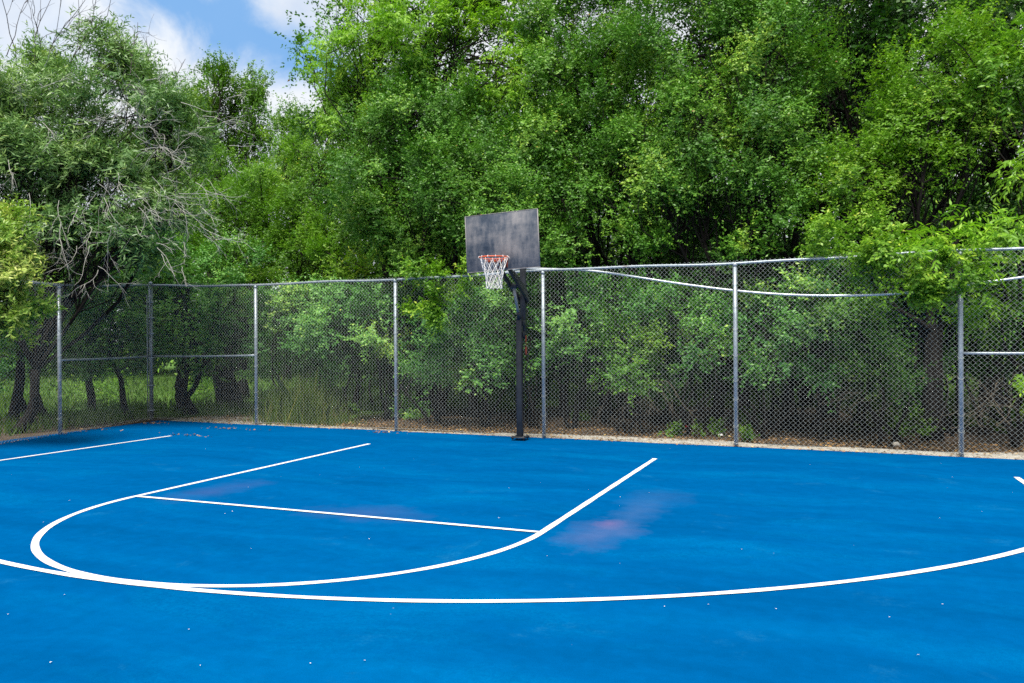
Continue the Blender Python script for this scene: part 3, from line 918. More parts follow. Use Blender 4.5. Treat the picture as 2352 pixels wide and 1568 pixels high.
# ------------------------------------------------------------------ trees behind the back fence
GT = 'trees behind the back fence'
tree('elm_tree', 'broad green tree whose leafy crown rises directly behind the backboard', 'tree', foot(1010, 2.6),
     B([(960, 430, 190, 150, 2.4), (1120, 400, 160, 150, 2.0), (900, 560, 115, 80, 2.2), (1150, 500, 110, 80, 1.7), (1000, 270, 170, 110, 2.8),
        (850, 330, 90, 110, 3.0), (1230, 520, 90, 90, 1.6), (1220, 330, 100, 130, 2.6)]), 'elm', 11, 3.0, .12, GT,
     extra=[('spray', B([(1000, 722, 34, 22, -.14, .2), (1025, 690, 40, 36, -.14, .2), (975, 700, 42, 32, -.14, .2), (1040, 655, 36, 26, -.1, .2), (935, 632, 42, 20, -.1, .2), (995, 640, 60, 26, .0, .25), (1110, 630, 60, 18, .1, .2)]), 2.8, 'overhanging_spray'), ('far', B([(1000, -60, 190, 110, 4.6), (1180, -180, 190, 130, 4.8), (960, -300, 200, 130, 5.2), (1120, -420, 200, 120, 5.0)]), 1.7, 'added_shade_crown')])  # last leaf masses, above the view, added to keep light off the woods
tree('pecan_tree', 'tall light green tree with long drooping leaves above the backboard tree', 'tree', foot(960, 4.6),
     B([(880, 120, 150, 100, 4.0), (1050, 130, 180, 110, 3.6), (1190, 170, 110, 75, 3.2), (960, 30, 180, 80, 4.2), (800, 200, 70, 80, 4.2), (1100, 10, 150, 80, 4.4), (850, 470, 50, 100, 2.6), (820, 260, 60, 60, 3.6)]),
     'pecan', 12, 1.9, .18, GT)
tree('sparse_tree', 'thin crowned dark tree reaching sparse branches left into the open sky', 'tree', foot(900, 6.5),
     B([(755, 50, 45, 40, 6.2, .5), (728, 150, 38, 34, 6.2, .4), (775, 105, 45, 50, 6.3, .6), (770, -15, 40, 40, 6.3, .5), (700, 110, 20, 26, 6.2, .3), (850, 60, 90, 110, 6.5), (800, 190, 60, 60, 6.4)]),
     'far', 13, 1.15, .10, GT, upb=.15)
tree('elm_tree', 'full green tree between the backboard tree and the dark gap in the woods', 'tree', foot(1400, 3.4),
     B([(1390, 210, 170, 140, 3.4), (1340, 370, 130, 120, 2.8), (1460, 370, 140, 120, 2.8), (1400, 60, 160, 90, 3.8), (1290, 460, 85, 75, 2.0), (1470, 500, 80, 55, 2.0), (1290, 100, 100, 120, 4.0), (1290, 560, 60, 45, 1.6), (1470, 565, 60, 40, 1.6)]),
     'elm', 14, 2.9, .12, GT,
     extra=[('far', B([(1380, -90, 190, 110, 4.2), (1480, -240, 190, 130, 4.6), (1330, -330, 190, 120, 5.0)]), 1.7, 'added_shade_crown')])  # high crown out of view, added to darken the foliage below
tree('elm_tree', 'pale leaved tree right of centre with the fullest hanging foliage', 'tree', foot(1720, 2.8),
     B([(1600, 130, 170, 130, 2.8), (1760, 130, 150, 140, 2.6), (1580, 330, 140, 130, 2.4), (1790, 330, 105, 150, 2.2), (1770, 490, 60, 85, 1.8), (1540, 450, 70, 60, 2.0), (1720, 560, 50, 28, 1.2), (1680, 10, 200, 80, 3.0)]),
     'elm', 15, 2.9, .12, GT, tint=.06,
     extra=[('far', B([(1640, -130, 190, 110, 3.8), (1800, -150, 180, 120, 4.0), (1700, -310, 220, 130, 4.4)]), 1.7, 'added_shade_crown')])  # out-of-view crown added to block sun and sky from above
tree('bright_tree', 'yellow green tree at the right with bright leafy arms', 'tree', foot(2160, 3.0),
     B([(2140, 240, 130, 130, 2.4), (2040, 330, 120, 110, 2.2), (2230, 200, 100, 130, 2.4), (2100, 410, 120, 70, 2.0), (1990, 420, 80, 70, 1.8), (2240, 270, 70, 60, 2.4), (1960, 530, 90, 40, 1.2)]),
     'bright', 16, 2.5, .11, GT,
     extra=[('spray', B([(1930, 550, 90, 45, .25, .35), (2050, 560, 120, 45, .2, .4), (2120, 620, 130, 45, -.12, .25), (2070, 655, 60, 35, -.15, .2), (1940, 600, 55, 28, -.08, .2), (2200, 630, 60, 40, -.1, .25), (1990, 560, 80, 40, .0, .3), (2130, 655, 70, 30, -.15, .2)]), 2.2, 'overhanging_spray'), ('far', B([(2150, 20, 150, 100, 3.6), (2080, -140, 190, 120, 4.0), (2250, -160, 180, 130, 4.0), (2150, -320, 200, 130, 4.4)]), 1.7, 'added_shade_crown')])  # crown mostly above the view, added to shade the trees behind
tree('pecan_tree', 'light green tree at the right edge drooping long leaves over the fence rail', 'tree', foot(2440, 1.4),
     B([(2330, 540, 80, 40, .8), (2390, 360, 80, 90, 1.6), (2340, 110, 60, 100, 2.0), (2440, 200, 120, 140, 2.0), (2300, 730, 70, 40, .9), (2300, 650, 60, 35, 1.2), (2340, 840, 40, 35, 1.0)]),
     'pecan', 17, 1.8, .13, GT,
     extra=[('pecan', B([(2160, 555, 80, 42, -.12, .3), (2120, 590, 40, 28, -.2, .2), (2230, 590, 35, 28, -.1, .2), (2290, 525, 60, 18, .1, .25)]), 1.7, 'overhanging_spray')])
tree('elm_tree', 'dark tall tree closing the woods behind the pale leaved tree', 'tree', foot(1900, 6.0),
     B([(1920, 90, 150, 140, 5.6), (1900, 300, 120, 140, 5.6), (2050, 60, 150, 120, 5.8), (1780, 30, 150, 100, 5.8), (1950, 470, 100, 80, 5.6)]), 'elmshade', 18, 1.8, .2, GT)
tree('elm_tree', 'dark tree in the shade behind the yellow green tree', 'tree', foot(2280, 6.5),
     B([(2290, 60, 130, 130, 6.0), (2200, 330, 130, 120, 6.0), (2350, 280, 120, 150, 5.6), (2170, 80, 120, 100, 6.4), (2320, 470, 120, 60, 5.6), (2440, 430, 100, 120, 5.0)]), 'elmshade', 19, 1.7, .2, GT)

# mid-left bushy trees
tree('bushy_tree', 'low yellow green bushy tree behind the fence between corner post and backboard tree', 'tree', foot(560, 5.5),
     B([(520, 500, 100, 90, 4.6), (610, 480, 90, 100, 5.0), (560, 590, 110, 60, 4.2), (640, 570, 80, 70, 4.0), (450, 590, 60, 60, 4.4), (500, 420, 60, 60, 5.4)]), 'bright', 21, 2.1, .14, GT, tint=-.12)
tree('bushy_tree', 'mid green bushy tree tucked against the left of the backboard tree', 'tree', foot(735, 5.2),
     B([(720, 430, 90, 120, 5.0), (690, 560, 80, 80, 4.2), (770, 540, 70, 90, 3.6), (650, 385, 65, 75, 6.4), (750, 330, 60, 60, 5.6), (780, 610, 90, 40, 2.6)]), 'bright', 22, 2.1, .14, GT, tint=-.1)
for (nm, lab, px, off, bl, sd_) in (
    ('poplar_tree', 'tallest narrow poplar standing against the cloudy sky', 485, 15, [(500, 185, 34, 58, 15), (485, 270, 44, 85, 15), (478, 420, 56, 110, 15), (450, 260, 26, 60, 15)], 31),
    ('poplar_tree', 'narrow poplar with a feathery top just right of the tallest one', 570, 16, [(572, 205, 40, 52, 16), (548, 300, 34, 90, 16), (592, 290, 30, 80, 16), (575, 430, 60, 100, 16)], 32),
    ('poplar_tree', 'shorter rounded poplar between the feathery poplar and the big woods', 660, 15, [(650, 315, 44, 62, 15), (705, 315, 44, 58, 15), (680, 420, 80, 90, 15), (745, 285, 30, 50, 15)], 33),
    ('poplar_tree', 'poplar half hidden by the willow at its left', 410, 17, [(425, 260, 30, 70, 17), (400, 360, 50, 90, 17), (380, 470, 60, 80, 17)], 34)):
    tree(nm, lab, 'tree', foot(px, off), B(bl), 'poplar', sd_, 3.0, .16, 'poplars far behind the fence', shell=2.2, upb=1.6)

# back rank of trees filling the depth of the woods; all share three crowns
GR = 'dense trees deep in the woods'
protos = []
for i in range(2):
    rg = np.random.default_rng(50+i)
    bl = []
    for k in range(9):
        z = rg.uniform(1.6, 9.5); a_ = rg.uniform(0, 6.28); r_ = rg.uniform(.4, 1.9)
        bl.append((np.array([math.cos(a_)*r_, 40+math.sin(a_)*r_, z]), (rg.uniform(1.1, 1.7), rg.uniform(1.0, 1.6), rg.uniform(1.0, 1.6))))
    bl = bl
    protos.append((bl, 60+i))
def copy_tree(src, xy, rz, s, label, zs=1.05):
    c = src.copy(); col.objects.link(c); c.location = (xy[0], xy[1], 0); c.rotation_euler = (0, 0, rz); c.scale = (s, s, s*zs)
    c['label'] = label
    for ch in src.children:
        d = ch.copy(); col.objects.link(d); d.parent = c
    return c
back = [(760, 9.0), (1010, 8.0), (1240, 8.6), (1460, 8.0), (1640, 9.5), (1850, 9.0), (2080, 9.5), (2330, 9.0), (2560, 7.0), (1130, 12.5), (1560, 13), (1950, 13.5)]
labs = ['shaded tree deep in the woods behind the mid green bushy tree', 'shaded tree deep in the woods straight behind the backboard tree', 'shaded tree deep in the woods just right of the backboard',
        'shaded tree deep in the woods behind the full green tree', 'shaded tree deep in the woods above the dark gap', 'shaded tree deep in the woods behind the second fence post from the right',
        'shaded tree deep in the woods behind the yellow green tree', 'shaded tree deep in the woods at the right edge', 'shaded tree past the right edge of the woods',
        'farthest tree behind the backboard', 'farthest tree behind the dark gap', 'farthest tree in the right part of the woods']
made = []
for i, ((px, off), lb) in enumerate(zip(back, labs)):
    xy = foot(px, off)
    if i < 2:
        bl, sd_ = protos[i]
        bl2 = [(np.array([p[0]+xy[0], p[1]-40+xy[1], p[2]]), R) for p, R in bl]
        made.append(tree('woodland_tree', lb, 'tree', xy, bl2, 'farshade', sd_, 1.35, .17, GR, frac=.2))
    else:
        copy_tree(made[i % 2], xy, 1.3*i, 1.0+.08*((i*7) % 3-1), lb)

# ------------------------------------------------------------------ willow and yellow bush at the left
wt = tree('willow_tree', 'large grey green tree full of bare pale twigs at the left', 'tree', foot(30, 15.7, 'D'),
     B([(110, 300, 160, 150, 16.0), (290, 270, 140, 130, 16.2), (200, 170, 130, 70, 16.6), (390, 390, 85, 110, 16.4), (180, 440, 170, 95, 15.6), (330, 480, 110, 85, 15.8), (50, 420, 90, 120, 15.2),
        (240, 90, 40, 60, 16.6, .4), (420, 300, 55, 70, 16.6), (330, 180, 60, 60, 16.6), (30, 200, 90, 90, 15.8), (-80, 350, 130, 200, 15.2), (110, 545, 130, 65, 15.6), (280, 570, 110, 50, 15.9), (40, 600, 110, 60, 15.8), (390, 500, 70, 50, 16.0)], 'D'), 'willow', 41, 3.2, .10, 'trees behind the side fence', shell=.3, fork=.28)
WO = np.array(wt.location); rg = np.random.default_rng(77)
def twig_tree(mb, start, d, L, r, rg, lvl, grav, spread=.55):
    n = 7; P = [np.array(start, float)]; d = unit(np.array(d, float))
    for i in range(n-1):
        d = unit(d+rg.normal(size=3)*.16+np.array([0, 0, grav])*.12)
        P.append(P[-1]+d*L/(n-1))
    mb.tube(np.array(P), np.linspace(r, r*.4, n), 4, cap=False)
    if lvl > 0:
        for k in range(rg.integers(2, 5)):
            j = rg.integers(2, n-1)
            dd = unit((P[j]-P[j-1])/(L/(n-1))+rg.normal(size=3)*spread)
            twig_tree(mb, P[j], dd, L*rg.uniform(.35, .6), r*.6, rg, lvl-1, grav, spread)
mb = MB()
for (px, py, D, dx, dz, L, nn) in ((300, 440, 15.2, .5, -.6, 1.5, 9), (420, 420, 15.5, .8, -.4, 1.1, 7), (180, 470, 14.9, .35, -.8, 1.3, 4), (370, 340, 15.6, .8, .1, 1.2, 7), (420, 530, 15.4, .5, -.35, .7, 6),
                              (80, 430, 14.8, .3, -.9, 1.1, 4), (240, 530, 14.9, .4, -.8, 1.1, 8), (250, 260, 15.4, .5, .2, 1.2, 7), (120, 540, 14.7, .5, -.6, 1.0, 3), (440, 330, 15.4, .8, .1, .9, 7), (330, 250, 15.4, .6, .1, 1.1, 8), (460, 440, 15.4, .7, -.3, .9, 7), (60, 220, 15.0, .4, .1, 1.1, 5), (340, 540, 15.1, .7, -.5, .9, 7)):
    for q in range(nn):
        p = atD(px+rg.normal(0, 60), py+rg.normal(0, 45), D-.45+rg.normal(0, .4))
        twig_tree(mb, p, AX[0]*(dx+rg.normal(0, .35))+AX[1]*(-.35+rg.normal(0, .3))+np.array([0, 0, dz+rg.normal(0, .25)]), L*rg.uniform(.45, .95), .0052, rg, 2, -.35)
mb.build('bare_twigs', M['twig'], wt, False, WO)
mb = MB()
for (px, py, tx, ty) in ((115, 190, 160, -60), (60, 150, 90, -40), (200, 110, 210, -30), (330, 150, 318, 20), (60, 140, 40, -60), (150, 130, 260, 0), (300, 180, 345, 60), (10, 120, 110, 10), (230, 60, 270, -60), (90, 150, 20, 0),
                         (380, 210, 410, 150), (345, 190, 360, 120)):
    for q in range(1):
        a_ = atD(px+rg.normal(0, 15), py+rg.normal(0, 10), 16.4+rg.normal(0, .3)); b_ = atD(tx+rg.normal(0, 25), ty+rg.normal(0, 15), 16.4+rg.normal(0, .3))
        twig_tree(mb, a_, b_-a_, np.linalg.norm(b_-a_)*1.05, .010, rg, 2, .1, .42)
mb.build('bare_top_branches', M['twigdark'], wt, False, WO)
tree('yellow_bush', 'pale yellow green bush leaning over the side fence at the far left edge', 'bush', foot(-230, 13.2, 'D'),
     B([(10, 580, 75, 75, 13.0), (50, 660, 62, 60, 12.95), (0, 700, 70, 60, 12.9), (25, 745, 40, 32, 12.9), (-70, 620, 90, 110, 13.0), (15, 520, 45, 40, 13.1)], 'D'), 'yellow', 42, 3.6, .05, 'trees behind the side fence', shell=.6, tint=.08)
# dark understory trees seen through the left fences
for (lab, px, D, bl, sd_, tr_) in (
    ('dark leaning tree seen through the side fence near the left edge', 25, 17.5, [(60, 700, 90, 90, 17.0), (-20, 760, 80, 90, 16.5), (120, 790, 70, 60, 17.5)], 43, .10),
    ('dark small tree behind the side fence just left of the corner post', 205, 20, [(230, 700, 120, 100, 19.5), (180, 800, 80, 60, 19), (290, 800, 80, 60, 20), (150, 620, 120, 80, 19.5)], 44, .09),
    ('dark trunked tree behind the corner bay of the back fence', 440, 19.5, [(430, 720, 100, 90, 19.5), (400, 620, 90, 80, 20), (480, 790, 80, 50, 19.5), (300, 600, 100, 70, 19)], 45, .15),
    ('thick trunked tree behind the corner bay, right of the dark trunked one', 528, 22, [(530, 720, 90, 90, 20.5), (570, 790, 70, 60, 20), (520, 620, 90, 60, 21)], 46, .30),
    ('dark low branched tree filling the side fence bay', 300, 19.0, [(280, 770, 90, 80, 18.8), (190, 830, 90, 45, 18.6), (310, 840, 60, 40, 19), (240, 690, 100, 60, 19)], 48, .07),
    ('dark low branched tree filling the corner bay', 400, 20.0, [(400, 800, 60, 60, 19.6), (470, 830, 70, 40, 20), (550, 790, 60, 80, 19.5), (540, 690, 60, 60, 19)], 49, .07),
    ('dark low branched tree at the left edge behind the yellow green bush', 60, 18.6, [(50, 800, 90, 60, 18.2), (-40, 850, 90, 50, 18), (110, 850, 50, 30, 18.4)], 52, .07),
    ('thin dark tree with a bent stem outside the side fence', 110, 18.2, [(120, 640, 100, 60, 18.0), (60, 600, 80, 60, 18.0)], 47, .08)):
    tree('understory_tree', lab, 'tree', foot(px, D, 'D'), B(bl, 'D'), 'shrub', sd_, 2.0, tr_, 'dark trees seen through the fence', fork=.7)

# distant row of trees closing the meadow
GM = 'distant trees across the meadow'
mm_ = []
for i, (px, D) in enumerate([(560, 40), (300, 43), (40, 41), (-200, 38), (430, 46), (170, 47), (680, 44), (-60, 46), (2420, 34), (2250, 38), (900, 34), (1080, 36), (1260, 33), (1450, 35), (1640, 33), (1830, 34), (2030, 33), (980, 42), (1350, 42), (1740, 41), (2120, 40)]):
    xy = foot(px, D, 'D'); lab = 'distant rounded tree across the meadow, '+['seen right of the thick trunk', 'seen left of the corner post', 'seen at the left edge', 'outside the left edge', 'behind the corner bay', 'seen in the middle of the side fence bay', 'seen left of the weed clump', 'half outside the left edge', 'seen past the right edge', 'seen through the right fence post bay', 'glimpsed behind the pecan tree', 'glimpsed behind the backboard tree', 'glimpsed right of the backboard', 'glimpsed through the full green tree', 'glimpsed above the dark gap', 'glimpsed behind the pale leaved tree', 'glimpsed behind the yellow green tree', 'farthest behind the backboard tree', 'farthest behind the full green tree', 'farthest behind the dark tall tree', 'farthest behind the right tree'][i]
    if i < 2:
        rg = np.random.default_rng(700+i)
        bl = [(np.array([xy[0]+rg.normal(0, 2.0), xy[1]+rg.normal(0, 1), z]), (rg.uniform(2, 2.8), 2.0, rg.uniform(1.5, 2.2))) for z in (1.4, 2.2, 3.4, 4.6, 6.0, 7.2)]
        mm_.append(tree('meadow_tree', lab, 'tree', xy, bl, 'meadow', 710+i, 1.8, .2, GM, frac=.1))
    else:
        copy_tree(mm_[i % 2], xy, 1.7*i, 1.0+.1*((i*5) % 3-1), lab, 1.0 if i < 10 else 1.25)

# ------------------------------------------------------------------ shrubs behind the fence
GS = 'shrubs growing along the back of the fence'
shrubs = [
    ('grey green shrub filling the fence bay left of the weed clump', [(655, 740, 75, 80, 1.9), (700, 700, 60, 50, 2.2), (640, 800, 50, 50, 1.8)], 'shrub', 2.4),
    ('grey green shrub behind the middle of the third fence bay', [(780, 770, 95, 95, 1.6), (800, 690, 90, 45, 1.9), (770, 850, 50, 35, 1.5)], 'shrub', 2.4),
    ('shrub behind the fence post left of the hoop', [(880, 740, 60, 90, 1.5), (880, 670, 60, 40, 1.8)], 'shrub', 2.2),
    ('rounded shrub under the overhanging spray left of the hoop pole', [(985, 790, 75, 70, 1.2), (1010, 840, 50, 40, 1.0), (960, 740, 50, 40, 1.5)], 'shrub', 2.6),
    ('rounded shrub directly behind the hoop net', [(1090, 770, 85, 90, 1.1), (1130, 840, 70, 45, .9), (1120, 690, 80, 50, 1.5)], 'shrub', 2.6),
    ('dark shrub behind the hoop pole', [(1215, 740, 60, 100, 1.4), (1225, 830, 35, 50, 1.2)], 'elmshade', 2.2),
    ('shrub behind the fence post right of the hoop', [(1310, 740, 75, 75, 1.3), (1330, 680, 70, 40, 1.5), (1290, 820, 45, 45, 1.1)], 'shrub', 2.2),
    ('bright topped shrub above the bare tangle', [(1450, 800, 85, 60, 1.0), (1410, 730, 70, 60, 1.3), (1470, 860, 80, 28, .9)], 'elm', 2.2),
    ('shrub behind the sagging pipe just left of a fence post', [(1570, 740, 85, 70, 1.2), (1600, 810, 75, 55, 1.0), (1520, 680, 90, 40, 1.5)], 'shrub', 2.4),
    ('shrub behind the sagging pipe just right of a fence post', [(1760, 770, 75, 90, 1.2), (1740, 690, 80, 45, 1.4), (1800, 850, 60, 40, 1.1)], 'shrub', 2.3),
    ('large dark shrub in the middle of the wide right bay', [(1890, 740, 85, 95, 1.3), (1850, 650, 90, 50, 1.6), (1900, 840, 60, 45, 1.1)], 'shrub', 2.2),
    ('shrub left of the thick dark trunk in the right bay', [(2010, 790, 70, 75, 1.2), (2000, 690, 80, 50, 1.5), (2040, 860, 50, 40, 1.1)], 'elm', 2.1),
    ('dark shrub behind the thick trunk beside the right fence post', [(2120, 700, 80, 60, 2.4), (2190, 650, 70, 60, 2.0)], 'elmshade', 2.0),
    ('shrub behind the mesh at the right edge above the middle rail', [(2310, 690, 60, 70, 1.4), (2380, 760, 70, 90, 1.4), (2320, 600, 80, 40, 1.6)], 'elm', 1.9),
]
for i, (lab, bl, kd, cv) in enumerate(shrubs):
    px = np.mean([b[0] for b in bl]); off = np.mean([b[4] for b in bl])
    tree('shrub', lab, 'shrub', foot(px, off+.15), B(bl), kd, 100+i, cv, .045, GS, stems=4, frac=.3, fork=.5, crown_name='foliage', trunk_name='stems')
# second, deeper rank of shade shrubs
GD = 'dark undergrowth shrubs under the trees'
deep = [(1000, 3.4), (1180, 3.2), (1350, 3.2), (1500, 3.0), (1660, 3.0), (1830, 3.0), (1970, 2.9), (2260, 3.2), (830, 3.8), (1420, 5.0), (1750, 5.0), (2100, 5.2), (1100, 5.0), (2400, 3.0)]
dl = ['behind the rounded shrub left of the hoop pole', 'behind the dark shrub at the hoop pole', 'behind the shrub right of the hoop', 'behind the bare tangle', 'behind the second post from the right',
      'left in the wide right bay', 'in the middle of the wide right bay', 'past the right fence post', 'behind the third fence bay', 'deep behind the bare tangle', 'deep in the woods of the wide bay',
      'deep behind the thick trunk', 'deep behind the rounded shrubs', 'outside the right edge']
dm = []
for i, (px, off) in enumerate(deep):
    xy = foot(px, off); lab = 'dark undergrowth shrub '+dl[i]
    if i < 2:
        rg = np.random.default_rng(200+i)
        bl = [(np.array([xy[0]+rg.normal(0, .5), xy[1]+rg.normal(0, .3), rg.uniform(1.0, 3.3)]), (rg.uniform(.6, .95), .6, rg.uniform(.5, .8))) for k in range(6)]
        dm.append(tree('undergrowth_shrub', lab, 'shrub', xy, bl, 'elmshade', 210+i, 1.9, .05, GD, stems=4, frac=.3, crown_name='foliage', trunk_name='stems'))
    else:
        copy_tree(dm[i % 2], xy, 2.1*i, 1.0+.1*((i*5) % 3-1), lab)
# thick dark trunks inside the woods
rg = np.random.default_rng(300)
for lab, px, off, r_, h_, lean in (('thick dark trunk standing left of the right fence post', 2140, 2.0, .15, 3.2, .1), ('slim dark trunk in the shade under the shrubs right of the hoop', 1390, 2.6, .07, 3.0, -.2),
                         ('slim dark trunk under the pale leaved tree', 1640, 2.8, .10, 4.0, .2), ('dark forked trunk left of the wide right bay', 1800, 3.0, .09, 4.0, .3), ('dark trunk behind the mesh left of the hoop pole', 1085, 2.8, .09, 3.6, .2), ('slim dark trunk just right of the hoop pole', 1290, 3.1, .08, 3.6, -.1)):
    xy = foot(px, off); root = empty('bare_trunk', (xy[0], xy[1], 0)); tag(root, lab, 'trunk', 'dark trunks in the shade')
    O = np.array(root.location)
    mb = MB(); P = curve_pts((xy[0], xy[1], -.05), (xy[0]+lean, xy[1]+.2, h_), rg, 10, 0, .03)
    mb.tube(P, np.linspace(r_*1.25, r_*.7, 10), 10); mb.build('trunk', M['bark'], root, True, O)
    for k in range(3):
        mb = MB(); j = 5+k
        mb.tube(curve_pts(P[j], P[j]+np.array([rg.normal(0, .8), rg.normal(0, .5), rg.uniform(.5, 1.2)]), rg, 7, 0, .08), np.linspace(r_*.45, r_*.15, 7), 7)
        mb.build('limb', M['bark'], root, True, O)

# ------------------------------------------------------------------ low plants, weeds, vines
rg = np.random.default_rng(400)
def low_plant(lab, px, py, wpx, hpx, kind='weed', cov=1.6, seed=0, off=None, cat='plant', name='leafy_plant', group='low plants at the foot of the fence'):
    g = gnd(px, py) if off is None else np.array([*foot(px, off), 0])
    s = depth(g)/FL
    n = 4; r2 = np.random.default_rng(500+seed); bl = []
    for k in range(n):
        bl.append((np.array([g[0]+r2.uniform(-.55, .55)*wpx*s, g[1]+r2.uniform(-.15, .2), hpx*s*r2.uniform(.3, .62)]), (wpx*s*.5, wpx*s*.4, hpx*s*.42)))
    return tree(name, lab, cat, g, bl, kind, 600+seed, cov, .012, group, stems=3, frac=.5, shell=.1, crown_name='leaves', trunk_name='stem', upb=.6)
low_plant('bright green leafy plant at the foot of the wide right bay', 2090, 1012, 55, 62, seed=1)
low_plant('small green plant growing right beside the fence post, second from the right', 1722, 985, 32, 40, seed=2)
low_plant('low green mat of leaves in front of the red wrapper', 1560, 1000, 45, 22, seed=3)
low_plant('green tuft trailing onto the concrete strip', 1630, 1003, 34, 30, seed=4)
low_plant('small green tuft right of the hoop pole', 1325, 972, 22, 26, seed=5)
low_plant('green plant behind the right fence post', 2215, 985, 40, 45, seed=6)
low_plant('green leafy plant at the right edge under the middle rail', 2310, 990, 45, 55, seed=7)
low_plant('spindly bush with pale leaves under the shrubs of the wide right bay', 2000, 985, 75, 85, 'bright', .55, seed=8)
low_plant('small plant in the litter behind the post left of the hoop', 945, 965, 26, 36, 'shrub', 1.3, seed=9)
low_plant('pale hanging bush just left of the second post from the right', 1635, 930, 30, 85, 'bright', .6, seed=10)
low_plant('small green plant near the weed clump', 800, 965, 30, 40, seed=11)
low_plant('yellow green sapling behind the side fence', 250, 930, 55, 70, 'bright', .8, seed=12, off=None)
low_plant('yellow green sapling in the corner bay', 465, 925, 40, 60, 'bright', .7, seed=13)
low_plant('thin weeds beside the concrete strip right of a post', 1712, 1012, 18, 20, seed=14)

def blades(rg, xy, h, wd, lean, n_seg=2):
    n = len(xy); a_ = rg.uniform(0, 6.283, n); s = np.stack([np.cos(a_), np.sin(a_), 0*a_], 1)
    ld = unit(np.stack([rg.normal(size=n)*lean, rg.normal(size=n)*lean, np.ones(n)], 1)); b = np.column_stack([xy, np.full(n, -.01)])
    mid = b+ld*(h*.55)[:, None]; tip = mid+unit(ld+np.stack([rg.normal(size=n)*lean*1.5, rg.normal(size=n)*lean*1.5, np.full(n, -.1)], 1))*(h*.5)[:, None]
    V = np.stack([b-s*(wd/2)[:, None], b+s*(wd/2)[:, None], mid+s*(wd*.42)[:, None], tip, mid-s*(wd*.42)[:, None]], 1).reshape(-1, 3)
    i = np.arange(n)*5
    return V, np.stack([i, i+1, i+2, i+3, i+4], 1)
# tall weed clump
wc = gnd(680, 972); n = 2600
xy = np.column_stack([wc[0]+rg.normal(0, .55, n), wc[1]+rg.normal(0, .28, n)+.25])
h = rg.uniform(.35, 1.25, n)*np.exp(-((xy[:, 0]-wc[0])/.9)**2)
V, F = blades(rg, xy, h, rg.uniform(.006, .014, n), .25)
o = mesh_np('weed_clump', V, F, M['grassleaf'], None, np.clip(rg.normal(.6, .2, n), 0, 1), False, (wc[0], wc[1], 0))
tag(o, 'tall clump of wispy weeds behind the mesh of the third fence bay', 'weeds')
# meadow grass
xs_, ys_ = [], []
n = 60000
x = rg.uniform(-34, 6, n); y = rg.uniform(.6, 30, n)
keep = ((y-.55*x+4*.5) > 8.6+rg.normal(0, .8, n)) & ((x < -9.6) | (y > 1.6))
x2 = rg.uniform(-30, -9.6, 26000); y2 = rg.uniform(-8, 4, 26000)
x3 = rg.uniform(6, 16, 14000); y3 = rg.uniform(5, 20, 14000)
X = np.concatenate([x[keep], x2, x3]); Y = np.concatenate([y[keep], y2, y3]); n = len(X)
V, F = blades(rg, np.column_stack([X, Y]), rg.uniform(.10, .32, n), rg.uniform(.012, .03, n), .3)
o = mesh_np('grass', V, F, M['grassleaf'], None, np.clip(rg.normal(.36, .2, n), 0, 1)); tag(o, 'rough green grass under and beyond the trees', 'grass', kind='stuff')

# bare vine tangles
def vines(lab, items, seed, r=.006):
    rg = np.random.default_rng(seed); mb = MB(); c0 = None
    for (px, py, qx, qy, off, sag) in items:
        a_ = atoff(px, py, off+rg.normal(0, .1)); b_ = atoff(qx, qy, off+rg.normal(0, .15))
        if c0 is None: c0 = np.array([b_[0], b_[1], 0.0])
        P = curve_pts(a_, b_, rg, 10, sag, .12); P[:, 2] = np.maximum(P[:, 2], .01)
        mb.tube(P, np.linspace(r, r*.5, 10), 4, cap=False)
        for k in range(3):
            j = rg.integers(2, 8); d = P[j+1]-P[j-1]
            twig_tree(mb, P[j], unit(d)+rg.normal(size=3)*.5, .35, r*.5, rg, 1, -.3)
    o = mb.build('vine_tangle', M['vine'], None, False, c0); tag(o, lab, 'vines', 'bare vine tangles behind the fence')
vines('pale bare vine tangle hanging to the ground right of the hoop', [(1480+k*13-60, 850+k*3, 1440+k*22-70+(k*37) % 60, 975-(k*23) % 50, .9, -.05) for k in range(9)], 1)
vines('looping bare vine tangle around the right fence post', [(2150+k*17, 985-(k*31) % 60, 2210+(k*29) % 120, 860+(k*41) % 90, .7, .12) for k in range(12)], 2, .007)
vines('bare twiggy vines in the middle of the wide right bay', [(1860+k*30, 950-(k*17) % 40, 1940+k*22, 890+(k*23) % 40, 1.0, .15) for k in range(8)], 3, .005)
vines('dry twigs lying around the tall weed clump', [(600+k*18, 950+(k*13) % 30, 640+k*16, 900+(k*19) % 60, .8, .1) for k in range(10)], 4, .005)

# ------------------------------------------------------------------ fallen leaves and litter
n = 9000
lx = rg.uniform(-9, 14, n); off = np.abs(rg.normal(0, 1.0, n))+.12+np.where((lx > -1) & (rg.random(n) < .85), .42, 0)
ly = FA+FB*lx+off
n2 = 420; lx2 = rg.uniform(-9, 12, n2); ly2 = FA+FB*lx2-np.abs(rg.normal(0, .07, n2))
gx = np.concatenate([lx, lx2]); gy = np.concatenate([ly, ly2])
for px, py, m_, s_ in ((1405, 1010, 45, .22), (530, 985, 30, .35), (430, 1000, 30, .3), (345, 972, 40, .2), (200, 985, 30, .6), (880, 994, 22, .3), (1270, 1003, 40, .25)):
    g = gnd(px, py); gx = np.append(gx, g[0]+rg.normal(0, s_, m_)); gy = np.append(gy, g[1]+rg.normal(0, .06, m_))
sx2 = corner3[0]+dirs[0]*0; tt_ = rg.uniform(0, 12, 260)
gx = np.append(gx, corner3[0]+dirs[0]*tt_+rg.normal(.03, .06, 260)); gy = np.append(gy, corner3[1]+dirs[1]*tt_)
